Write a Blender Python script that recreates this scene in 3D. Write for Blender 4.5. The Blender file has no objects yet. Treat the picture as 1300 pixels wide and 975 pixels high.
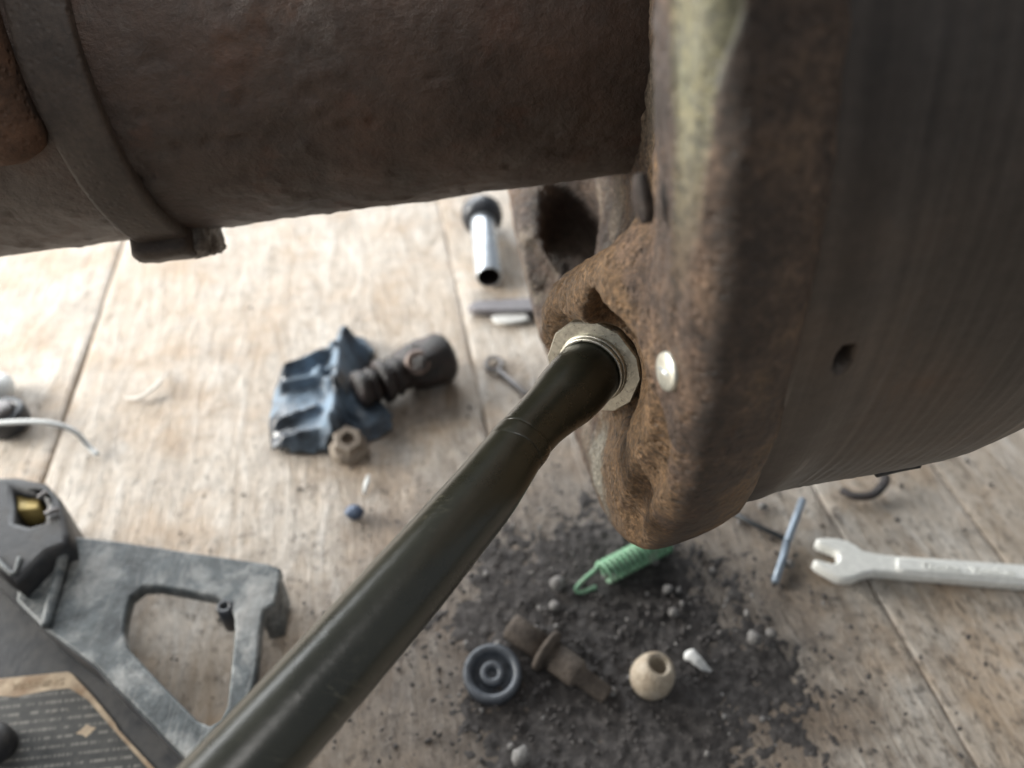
import bpy, bmesh, math, random
import numpy as np
from mathutils import Vector, Matrix, noise as mnoise

random.seed(7)
rng = np.random.RandomState(11)
SC = bpy.context.scene
COL = SC.collection
R = math.radians

# ------------------------------------------------------------------ camera, light, exposure
CAM_H = 0.273
PITCH = R(43)
FPX = 1000.0                                   # focal length in photo pixels (1300 wide)
cam_d = bpy.data.cameras.new('camera')
cam_d.sensor_width = 36
cam_d.lens = FPX / 1300 * 36
cam_d.clip_start = 0.005
cam_d.clip_end = 50
cam_d.dof.use_dof = True
cam_d.dof.focus_distance = 0.172
cam_d.dof.aperture_fstop = 11.5
cam_d.dof.aperture_blades = 0
cam = bpy.data.objects.new('camera', cam_d)
COL.objects.link(cam)
cam.location = (0, 0, CAM_H)
cam.rotation_euler = (math.pi / 2 - PITCH, 0, 0)
SC.camera = cam

world = bpy.data.worlds.new('World')
SC.world = world
world.use_nodes = True
bg = world.node_tree.nodes['Background']
bg.inputs[0].default_value = (0.88, 0.94, 1.0, 1)
bg.inputs[1].default_value = 0.30


def area(name, loc, target, sx, sy, power, col):
    l = bpy.data.lights.new(name, 'AREA')
    l.shape = 'RECTANGLE'
    l.size, l.size_y = sx, sy
    l.energy = power
    l.color = col
    o = bpy.data.objects.new(name, l)
    COL.objects.link(o)
    o.location = loc
    d = Vector(target) - Vector(loc)
    o.rotation_euler = d.to_track_quat('-Z', 'Y').to_euler()
    return o


area('doorway_light', (-0.80, 1.70, 0.78), (0.0, 0.25, 0.0), 1.8, 0.9, 46.0, (0.95, 0.98, 1.0))
area('side_window_light', (-1.20, 0.36, 0.42), (0.0, 0.15, 0.12), 0.6, 0.45, 34.0, (1.0, 0.97, 0.91))
area('overhead_light', (0.0, -0.10, 1.30), (0.0, 0.2, 0.2), 0.45, 0.35, 3.6, (1.0, 0.97, 0.93))

SC.view_settings.view_transform = 'Standard'
SC.view_settings.look = 'None'
SC.view_settings.exposure = 0.0
SC.view_settings.gamma = 1.0
SC.view_settings.use_curve_mapping = False
SC.cycles.max_bounces = 6
SC.cycles.use_denoising = True

# ------------------------------------------------------------------ frames
SP, CP = math.sin(PITCH), math.cos(PITCH)
X_ = Vector((1, 0, 0))
UP_ = Vector((0, SP, CP))
FW_ = Vector((0, CP, -SP))
CAMP = Vector((0, 0, CAM_H))


def at(px, py, z=0.0):
    """point of height z seen at photo pixel px, py"""
    d = X_ * ((px - 650) / FPX) + UP_ * ((487.5 - py) / FPX) + FW_
    return CAMP + d * ((z - CAM_H) / d.z)


def at_depth(px, py, dep):
    return CAMP + (X_ * ((px - 650) / FPX) + UP_ * ((487.5 - py) / FPX) + FW_) * dep


ROLL = R(7.5)
E_A = X_ * math.cos(ROLL) + UP_ * math.sin(ROLL)
E_V = X_ * math.sin(ROLL) - UP_ * math.cos(ROLL)
E_W = FW_
V0, D0 = -0.1026, 0.217
AX_O = CAMP + E_V * V0 + E_W * D0
AX_M = Matrix((
    (E_A.x, E_V.x, E_W.x, AX_O.x),
    (E_A.y, E_V.y, E_W.y, AX_O.y),
    (E_A.z, E_V.z, E_W.z, AX_O.z),
    (0, 0, 0, 1)))
AX_I = AX_M.inverted()


def axl(px, py, dep):
    """axle-frame coordinates (a, v, w) of a photo pixel at a camera depth"""
    return AX_I @ at_depth(px, py, dep)


def on_cyl(px, py, rad):
    """axle-frame point where the pixel's ray meets a cylinder of that radius round the axle"""
    o = AX_I @ CAMP
    d = (AX_I.to_3x3() @ (X_ * ((px - 650) / FPX) + UP_ * ((487.5 - py) / FPX) + FW_))
    A = d.y * d.y + d.z * d.z
    B = o.y * d.y + o.z * d.z
    Cc = o.y * o.y + o.z * o.z - rad * rad
    disc = B * B - A * Cc
    t = (-B - math.sqrt(max(disc, 0))) / A
    return o + d * t


# ------------------------------------------------------------------ noise
def _hash(ix, iy, iz, seed):
    h = (ix * 374761393 + iy * 668265263 + iz * 2147483647 + seed * 974634777) & 0xffffffff
    h = ((h ^ (h >> 13)) * 1274126177) & 0xffffffff
    h = h ^ (h >> 16)
    return (h & 0xffffff) / float(0x1000000)


def vnoise(P, scale, seed=0):
    """value noise in -1..1 at points P (n, 3)"""
    Q = np.asarray(P, dtype=np.float64) * scale + 1000.0
    I = np.floor(Q).astype(np.int64)
    Fr = Q - I
    Fr = Fr * Fr * (3 - 2 * Fr)
    out = np.zeros(len(Q))
    for dx in (0, 1):
        wx = Fr[:, 0] if dx else 1 - Fr[:, 0]
        for dy in (0, 1):
            wy = Fr[:, 1] if dy else 1 - Fr[:, 1]
            for dz in (0, 1):
                wz = Fr[:, 2] if dz else 1 - Fr[:, 2]
                out += wx * wy * wz * _hash(I[:, 0] + dx, I[:, 1] + dy, I[:, 2] + dz, seed)
    return out * 2 - 1


def fnoise(P, scale, octs=3, seed=0, gain=0.5):
    s, a, tot = 0.0, 1.0, 0.0
    for k in range(octs):
        s = s + a * vnoise(P, scale * 2.03 ** k, seed + k * 17)
        tot += a
        a *= gain
    return s / tot


# ------------------------------------------------------------------ object helpers
def tag(o, label=None, cat=None, group=None, kind=None):
    for k, v in (('label', label), ('category', cat), ('group', group), ('kind', kind)):
        if v:
            o[k] = v
    return o


def empty(name, loc=(0, 0, 0), **kw):
    o = bpy.data.objects.new(name, None)
    o.empty_display_size = 0.01
    COL.objects.link(o)
    o.location = loc
    return tag(o, **kw)


def link(name, me, mat, parent=None, local=False, smooth=True):
    """link a mesh whose coordinates are world space (or the parent's space when local)"""
    o = bpy.data.objects.new(name, me)
    COL.objects.link(o)
    if mat:
        me.materials.append(mat)
    if smooth:
        me.polygons.foreach_set('use_smooth', [True] * len(me.polygons))
    if parent is not None:
        o.parent = parent
        if not local:
            M = parent.matrix_basis.copy()
            q = parent.parent
            while q is not None:
                M = q.matrix_basis @ M
                q = q.parent
            me.transform(M.inverted())
    me.update()
    return o


def mesh_of(verts, faces, name='mesh'):
    me = bpy.data.meshes.new(name)
    me.from_pydata([tuple(v) for v in verts], [], faces)
    me.update()
    return me


def mesh_np(V, Q, name='mesh'):
    me = bpy.data.meshes.new(name)
    V = np.asarray(V, dtype=np.float32)
    Q = np.asarray(Q, dtype=np.int32)
    n, k = Q.shape
    me.vertices.add(len(V))
    me.vertices.foreach_set('co', V.ravel())
    me.loops.add(n * k)
    me.loops.foreach_set('vertex_index', Q.ravel())
    me.polygons.add(n)
    me.polygons.foreach_set('loop_start', np.arange(0, n * k, k, dtype=np.int32))
    me.polygons.foreach_set('loop_total', np.full(n, k, dtype=np.int32))
    me.update(calc_edges=True)
    me.validate()
    return me


def sharp(me, ang=35):
    me.set_sharp_from_angle(angle=R(ang))
    return me


def frame_from_axis(z, hint=Vector((0, 0, 1))):
    z = Vector(z).normalized()
    x = hint.cross(z)
    if x.length < 1e-4:
        x = Vector((1, 0, 0)).cross(z)
    x.normalize()
    y = z.cross(x)
    return x, y, z


def lathe(profile, n=48, origin=(0, 0, 0), axis=(0, 0, 1), hint=Vector((0, 0, 1)), cap=True, jitter=0.0, jscale=300):
    """profile: list of (r, h) along the axis -> mesh in the space origin/axis are given in"""
    o = Vector(origin)
    x, y, z = frame_from_axis(axis, hint)
    V, F = [], []
    for r, h in profile:
        for k in range(n):
            t = 2 * math.pi * k / n
            p = o + x * (r * math.cos(t)) + y * (r * math.sin(t)) + z * h
            if jitter:
                p = p + (p - (o + z * h)).normalized() * mnoise.noise(p * jscale) * jitter
            V.append(p)
    m = len(profile)
    for i in range(m - 1):
        for k in range(n):
            F.append((i * n + k, i * n + (k + 1) % n, (i + 1) * n + (k + 1) % n, (i + 1) * n + k))
    if cap:
        F.append(tuple(reversed(range(n))))
        F.append(tuple(range((m - 1) * n, m * n)))
    return mesh_of(V, F)


def tube(points, radius, n=12, closed=False, cap=True, flat=1.0, hint=Vector((0, 0, 1))):
    """sweep a circle (or ellipse) along points; radius may be a list"""
    P = [Vector(p) for p in points]
    m = len(P)
    rad = radius if isinstance(radius, (list, tuple)) else [radius] * m
    V, F = [], []
    ref = None
    for i in range(m):
        if closed:
            t = P[(i + 1) % m] - P[i - 1]
        else:
            t = P[min(i + 1, m - 1)] - P[max(i - 1, 0)]
        t.normalize()
        if ref is None:
            x = hint.cross(t)
            if x.length < 1e-3:
                x = Vector((1, 0, 0)).cross(t)
        else:
            x = ref - t * ref.dot(t)
        x.normalize()
        ref = x
        y = t.cross(x)
        for k in range(n):
            a = 2 * math.pi * k / n
            V.append(P[i] + x * (rad[i] * math.cos(a)) + y * (rad[i] * flat * math.sin(a)))
    for i in range(m if closed else m - 1):
        j = (i + 1) % m
        for k in range(n):
            F.append((i * n + k, i * n + (k + 1) % n, j * n + (k + 1) % n, j * n + k))
    if cap and not closed:
        F.append(tuple(reversed(range(n))))
        F.append(tuple(range((m - 1) * n, m * n)))
    return mesh_of(V, F)


def bez(pts, n=12):
    """Catmull-Rom through points"""
    P = [Vector(p) for p in pts]
    P = [P[0] * 2 - P[1]] + P + [P[-1] * 2 - P[-2]]
    out = []
    for i in range(1, len(P) - 2):
        for k in range(n):
            t = k / n
            a, b, c, d = P[i - 1], P[i], P[i + 1], P[i + 2]
            out.append(0.5 * ((2 * b) + (c - a) * t + (2 * a - 5 * b + 4 * c - d) * t * t + (3 * b - a - 3 * c + d) * t ** 3))
    out.append(P[-2].copy())
    return out


def poly_prism(pts, z0, z1, holes=(), bevel=0.0006, segs=2):
    """extrude a floor polygon (list of world xy) between two heights, holes allowed"""
    cu = bpy.data.curves.new('outline', 'CURVE')
    cu.dimensions = '2D'
    cu.fill_mode = 'BOTH'
    for ring in [pts] + list(holes):
        s = cu.splines.new('POLY')
        s.points.add(len(ring) - 1)
        for q, p in zip(s.points, ring):
            q.co = (p[0], p[1], 0, 1)
        s.use_cyclic_u = True
    cu.extrude = (z1 - z0) / 2 - bevel
    cu.bevel_depth = bevel
    cu.bevel_resolution = segs - 1
    cu.offset = -bevel
    tmp = bpy.data.objects.new('outline', cu)
    COL.objects.link(tmp)
    dg = bpy.context.evaluated_depsgraph_get()
    me = bpy.data.meshes.new_from_object(tmp.evaluated_get(dg))
    bpy.data.objects.remove(tmp)
    bpy.data.curves.remove(cu)
    me.transform(Matrix.Translation((0, 0, (z0 + z1) / 2)))
    me.materials.clear()
    return me


def text_mesh(body, size, extrude):
    cu = bpy.data.curves.new('lettering', 'FONT')
    cu.body = body
    cu.size = size
    cu.extrude = extrude
    cu.resolution_u = 2
    tmp = bpy.data.objects.new('lettering', cu)
    COL.objects.link(tmp)
    dg = bpy.context.evaluated_depsgraph_get()
    me = bpy.data.meshes.new_from_object(tmp.evaluated_get(dg))
    bpy.data.objects.remove(tmp)
    bpy.data.curves.remove(cu)
    me.materials.clear()
    return me


def blob(center, size, seed=0, sub=2, rough=0.25, flat_bottom=True):
    bm = bmesh.new()
    bmesh.ops.create_icosphere(bm, subdivisions=sub, radius=1.0)
    off = Vector((seed * 3.7, seed * 1.9, seed * 5.3))
    for v in bm.verts:
        k = 1 + rough * mnoise.noise(v.co * 1.3 + off) + rough * 0.5 * mnoise.noise(v.co * 3.1 + off)
        v.co = Vector((v.co.x * size[0], v.co.y * size[1], v.co.z * size[2])) * k + Vector(center)
    me = bpy.data.meshes.new('blob')
    bm.to_mesh(me)
    bm.free()
    return me


# ------------------------------------------------------------------ node materials
class NT:
    def __init__(self, name):
        self.m = bpy.data.materials.new(name)
        self.m.use_nodes = True
        self.t = self.m.node_tree
        self.b = self.t.nodes['Principled BSDF']
        self.tc = self.t.nodes.new('ShaderNodeTexCoord')
        self.o = self.tc.outputs['Object']

    def n(self, typ, **kw):
        x = self.t.nodes.new(typ)
        for k, v in kw.items():
            setattr(x, k, v)
        return x

    def set(self, sock, v):
        if hasattr(v, 'is_output') or isinstance(v, bpy.types.NodeSocket):
            self.t.links.new(v, sock)
        elif isinstance(v, (tuple, list)) and len(v) == 3 and sock.type == 'RGBA':
            sock.default_value = (*v, 1)
        else:
            sock.default_value = v

    def map(self, scale=(1, 1, 1), loc=(0, 0, 0), rot=(0, 0, 0), src=None):
        x = self.n('ShaderNodeMapping')
        self.set(x.inputs[0], src or self.o)
        x.inputs['Scale'].default_value = scale
        x.inputs['Location'].default_value = loc
        x.inputs['Rotation'].default_value = rot
        return x.outputs[0]

    def noise(self, scale, detail=4, rough=0.55, src=None, dist=0.0, color=False):
        x = self.n('ShaderNodeTexNoise')
        self.set(x.inputs['Vector'], src or self.o)
        x.inputs['Scale'].default_value = scale
        x.inputs['Detail'].default_value = detail
        x.inputs['Roughness'].default_value = rough
        x.inputs['Distortion'].default_value = dist
        return x.outputs['Color' if color else 'Fac']

    def voro(self, scale, feature='F1', src=None, out='Distance', rand=1.0):
        x = self.n('ShaderNodeTexVoronoi', feature=feature)
        self.set(x.inputs['Vector'], src or self.o)
        x.inputs['Scale'].default_value = scale
        x.inputs['Randomness'].default_value = rand
        return x.outputs[out]

    def ramp(self, fac, stops, interp='LINEAR'):
        x = self.n('ShaderNodeValToRGB')
        x.color_ramp.interpolation = interp
        e = x.color_ramp.elements
        while len(e) < len(stops):
            e.new(0.5)
        for el, (p, c) in zip(e, stops):
            el.position = p
            el.color = (*c, 1) if isinstance(c, (tuple, list)) else (c, c, c, 1)
        self.set(x.inputs[0], fac)
        return x.outputs[0]

    def mix(self, fac, a, b, mode='MIX'):
        x = self.n('ShaderNodeMix', data_type='RGBA', blend_type=mode)
        self.set(x.inputs[0], fac)
        self.set(x.inputs[6], a)
        self.set(x.inputs[7], b)
        return x.outputs[2]

    def math(self, op, a, b=0.0, c=0.0, clamp=False):
        x = self.n('ShaderNodeMath', operation=op, use_clamp=clamp)
        self.set(x.inputs[0], a)
        self.set(x.inputs[1], b)
        self.set(x.inputs[2], c)
        return x.outputs[0]

    def step(self, x, lo, hi):
        r = self.n('ShaderNodeMapRange', interpolation_type='SMOOTHSTEP')
        self.set(r.inputs[0], x)
        r.inputs[1].default_value = lo
        r.inputs[2].default_value = hi
        return r.outputs[0]

    def xyz(self, src=None):
        x = self.n('ShaderNodeSeparateXYZ')
        self.set(x.inputs[0], src or self.o)
        return x.outputs

    def bump(self, h, dist, strength=1.0, normal=None):
        x = self.n('ShaderNodeBump')
        x.inputs['Strength'].default_value = strength
        x.inputs['Distance'].default_value = dist
        self.set(x.inputs['Height'], h)
        if normal is not None:
            self.set(x.inputs['Normal'], normal)
        return x.outputs[0]

    def out(self, col=None, rough=None, metal=None, normal=None, spec=None):
        b = self.b
        if col is not None:
            self.set(b.inputs['Base Color'], col)
        if rough is not None:
            self.set(b.inputs['Roughness'], rough)
        if metal is not None:
            self.set(b.inputs['Metallic'], metal)
        if normal is not None:
            self.set(b.inputs['Normal'], normal)
        if spec is not None:
            self.set(b.inputs['Specular IOR Level'], spec)
        return self.m


def mat_plain(name, col, rough=0.5, metal=0.0, var=0.25, scale=300, bump=0.0002, spec=0.5, dust_sheen=None, dust_sheen_amt=0.5):
    k = NT(name)
    f = k.noise(scale, 5, 0.6)
    lo = tuple(c * (1 - var) for c in col)
    hi = tuple(min(1, c * (1 + var)) for c in col)
    c = k.ramp(f, [(0.3, lo), (0.7, hi)])
    if dust_sheen:
        d = k.step(k.noise(scale * 0.35, 6, 0.65), 0.5 - dust_sheen_amt * 0.25, 0.85 - dust_sheen_amt * 0.3)
        c = k.mix(d, c, dust_sheen)
        rr = k.math('MULTIPLY_ADD', d, 0.9 - rough, rough, clamp=True)
    else:
        rr = k.math('MULTIPLY_ADD', f, 0.25, rough - 0.12, clamp=True)
    nb = k.bump(k.noise(scale * 3, 4, 0.6), bump, 0.7)
    return k.out(c, rr, metal, nb, spec)


def mat_rust(name, cols, scale=60, rough=0.75, bump=0.0006, spec=0.35, metal=0.0, pit=500):
    k = NT(name)
    f = k.noise(scale, 8, 0.65, dist=0.3)
    c = k.ramp(f, [(0.28 + 0.44 * i / (len(cols) - 1), q) for i, q in enumerate(cols)])
    fine = k.noise(scale * 9, 6, 0.7)
    c = k.mix(0.55, c, k.ramp(fine, [(0.3, 0.45), (0.62, 1.25)]), 'MULTIPLY')
    h = k.math('ADD', k.noise(scale * 5, 8, 0.7), k.math('MULTIPLY', k.step(k.voro(pit), 0.0, 0.45), 0.5))
    nb = k.bump(h, bump, 0.9)
    rr = k.math('MULTIPLY_ADD', fine, 0.4, rough - 0.2, clamp=True)
    return k.out(c, rr, metal, nb, spec)


POCKET_SHADE = AX_I @ at_depth(728, 320, 0.215)
NUTP = AX_I @ at_depth(757, 462, 0.183)


# ---- casting of the flange: rust with worn olive strip on the rim shoulder
def mat_casting():
    k = NT('rusty_casting')
    s = k.xyz()
    a, v, w = s[0], s[1], s[2]
    rho = k.math('SQRT', k.math('ADD', k.math('MULTIPLY', v, v), k.math('MULTIPLY', w, w)))
    f = k.noise(55, 8, 0.65, dist=0.4)
    brown = k.ramp(f, [(0.28, (0.040, 0.027, 0.021)), (0.45, (0.105, 0.068, 0.048)), (0.58, (0.18, 0.115, 0.075)), (0.74, (0.28, 0.175, 0.095))])
    # ochre fresh rust nearer to the boss
    nutv = k.n('ShaderNodeVectorMath', operation='DISTANCE')
    k.set(nutv.inputs[0], k.o)
    nutv.inputs[1].default_value = tuple(NUTP)
    near = k.math('SUBTRACT', 1.0, k.step(nutv.outputs['Value'], 0.026, 0.075))
    orange = k.step(k.math('ADD', k.noise(60, 6, 0.65), k.math('MULTIPLY_ADD', near, 0.32, -0.12)), 0.47, 0.62)
    c = k.mix(k.math('MULTIPLY', orange, 0.75), brown, (0.25, 0.150, 0.072))
    # pale patches on part of the inner face
    shade_vec = k.n('ShaderNodeVectorMath', operation='DISTANCE')
    k.set(shade_vec.inputs[0], k.o)
    shade_vec.inputs[1].default_value = tuple(POCKET_SHADE)
    shade_vec.name = 'grime_centre'
    shade_mask = k.math('SUBTRACT', 1.0, k.step(k.math('ADD', shade_vec.outputs['Value'], k.math('MULTIPLY_ADD', k.noise(90, 5, 0.65), 0.03, -0.015)), 0.020, 0.042))
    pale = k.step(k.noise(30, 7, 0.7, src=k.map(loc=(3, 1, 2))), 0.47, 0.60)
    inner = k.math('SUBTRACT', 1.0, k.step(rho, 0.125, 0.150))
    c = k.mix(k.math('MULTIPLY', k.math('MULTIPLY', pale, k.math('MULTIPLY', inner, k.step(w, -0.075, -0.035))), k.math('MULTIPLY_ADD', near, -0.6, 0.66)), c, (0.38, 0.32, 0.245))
    lit_vec = k.n('ShaderNodeVectorMath', operation='DISTANCE')
    k.set(lit_vec.inputs[0], k.o)
    lit_vec.name = 'pale_centre'
    lit_mask = k.math('SUBTRACT', 1.0, k.step(k.math('ADD', lit_vec.outputs['Value'], k.math('MULTIPLY_ADD', k.noise(120, 6, 0.7), 0.030, -0.015)), 0.006, 0.018))
    c = k.mix(k.math('MULTIPLY', lit_mask, 0.85), c, (0.46, 0.43, 0.35))  # pale patch paints the brightness of the lit face into the colour
    c = k.mix(k.math('MULTIPLY', shade_mask, 0.85), c, (0.055, 0.040, 0.034))  # shade of the pocket painted in as a dark brown tint
    crk = k.math('ABSOLUTE', k.math('SUBTRACT', k.noise(70, 3, 0.5, dist=1.0), 0.5))
    crm = k.math('MULTIPLY', k.math('SUBTRACT', 1.0, k.step(crk, 0.004, 0.016)), k.step(k.noise(45, 2, 0.5, src=k.map(loc=(9, 4, 2))), 0.5, 0.58))
    c = k.mix(k.math('MULTIPLY', crm, k.math('MULTIPLY', near, 0.85)), c, (0.02, 0.014, 0.01))
    # outer cylinder surface of the rim: darker oily brown
    outer = k.math('MULTIPLY', k.step(rho, 0.1455, 0.1485), k.step(a, 0.024, 0.031))
    dark = k.ramp(f, [(0.25, (0.035, 0.025, 0.020)), (0.5, (0.066, 0.045, 0.034)), (0.68, (0.11, 0.066, 0.044)), (0.8, (0.15, 0.08, 0.05))])
    c = k.mix(k.math('MULTIPLY', outer, 0.9), c, dark)
    # worn olive-yellow strip
    wob = k.math('MULTIPLY_ADD', k.noise(28, 3, 0.5), 0.010, -0.005)
    aw = k.math('ADD', a, wob)
    # narrows towards the bottom: upper limit falls as v grows
    lim = k.math('MULTIPLY_ADD', v, -0.17, 0.0416)
    m1 = k.step(k.math('SUBTRACT', lim, aw), 0.0, 0.0012)
    m2 = k.step(a, 0.0232, 0.0246)
    m3 = k.step(rho, 0.136, 0.140)
    m4 = k.math('SUBTRACT', 1.0, k.step(w, -0.095, -0.065))
    m5 = k.math('SUBTRACT', 1.0, k.step(v, 0.068, 0.098))
    mm = k.math('MULTIPLY', k.math('MULTIPLY', m1, m2), k.math('MULTIPLY', m3, k.math('MULTIPLY', m4, m5)))
    olive = k.ramp(k.noise(70, 5, 0.6), [(0.32, (0.095, 0.105, 0.072)), (0.5, (0.155, 0.148, 0.082)), (0.68, (0.205, 0.185, 0.108))])
    c = k.mix(k.math('MULTIPLY', mm, 0.9), c, olive)
    fine = k.noise(850, 6, 0.75)
    c = k.mix(0.75, c, k.ramp(fine, [(0.36, 0.22), (0.50, 0.9), (0.62, 1.6)]), 'MULTIPLY')
    flake = k.voro(520, out='Color')
    fl = k.xyz(flake)
    c = k.mix(0.4, c, k.ramp(fl[0], [(0.0, 0.45), (0.6, 1.0), (1.0, 1.6)]), 'MULTIPLY')
    h = k.math('ADD', k.noise(420, 9, 0.78), k.math('MULTIPLY', k.step(k.voro(520), 0.0, 0.5), 0.5))
    h2 = k.math('MULTIPLY_ADD', mm, -0.85, 1.0)
    nb = k.bump(k.math('MULTIPLY', h, h2), 0.0016, 1.0)
    rr = k.math('MULTIPLY_ADD', fine, 0.6, 0.22, clamp=True)
    return k.out(c, rr, 0.0, nb, 0.5)


def mat_drum():
    k = NT('brake_drum_iron')
    s = k.xyz()
    ang = k.math('ARCTAN2', s[1], s[2])
    cv = k.n('ShaderNodeCombineXYZ')
    k.set(cv.inputs[0], k.math('MULTIPLY', s[0], 900.0))
    k.set(cv.inputs[1], k.math('MULTIPLY', ang, 3.0))
    streak = k.noise(0.35, 5, 0.6, src=cv.outputs[0])
    f = k.noise(30, 7, 0.6)
    c = k.ramp(f, [(0.3, (0.048, 0.040, 0.035)), (0.5, (0.078, 0.065, 0.056)), (0.66, (0.108, 0.083, 0.067)), (0.8, (0.135, 0.085, 0.058))])
    c = k.mix(0.6, c, k.ramp(streak, [(0.3, 0.55), (0.52, 1.0), (0.7, 1.5)]), 'MULTIPLY')
    fine = k.noise(520, 5, 0.7)
    c = k.mix(0.4, c, k.ramp(fine, [(0.3, 0.6), (0.65, 1.25)]), 'MULTIPLY')
    scr = k.step(k.noise(0.26, 3, 0.5, src=cv.outputs[0]), 0.62, 0.68)
    c = k.mix(k.math('MULTIPLY', k.math('MULTIPLY', scr, k.step(k.noise(25, 4, 0.6), 0.42, 0.6)), 0.65), c, (0.26, 0.23, 0.20))
    nb = k.bump(k.math('ADD', streak, k.math('MULTIPLY', fine, 0.5)), 0.0003, 0.6)
    rr = k.math('MULTIPLY_ADD', f, 0.3, 0.30, clamp=True)
    return k.out(c, rr, 0.3, nb, 0.5)


def mat_tube():
    k = NT('axle_tube_steel')
    st = k.map(scale=(1, 1, 1))
    f = k.noise(42, 8, 0.62, src=st, dist=0.3)
    c = k.ramp(f, [(0.28, (0.040, 0.029, 0.024)), (0.47, (0.075, 0.053, 0.043)), (0.6, (0.098, 0.066, 0.052)), (0.76, (0.15, 0.085, 0.058))])
    g = k.step(k.noise(26, 8, 0.7, src=k.map(loc=(5, 2, 1))), 0.48, 0.62)
    c = k.mix(k.math('MULTIPLY', g, 0.6), c, (0.125, 0.108, 0.096))
    rd = k.step(k.noise(48, 6, 0.68, src=k.map(loc=(1, 7, 3))), 0.54, 0.64)
    c = k.mix(k.math('MULTIPLY', rd, 0.4), c, (0.115, 0.060, 0.042))
    fine = k.noise(600, 6, 0.7)
    c = k.mix(0.45, c, k.ramp(fine, [(0.3, 0.5), (0.64, 1.25)]), 'MULTIPLY')
    h = k.math('ADD', k.noise(240, 8, 0.68), k.math('MULTIPLY', k.noise(90, 3, 0.5), 0.8))
    nb = k.bump(h, 0.0012, 0.9)
    rr = k.math('MULTIPLY_ADD', fine, 0.4, 0.26, clamp=True)
    return k.out(c, rr, 0.15, nb, 0.5)


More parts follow.
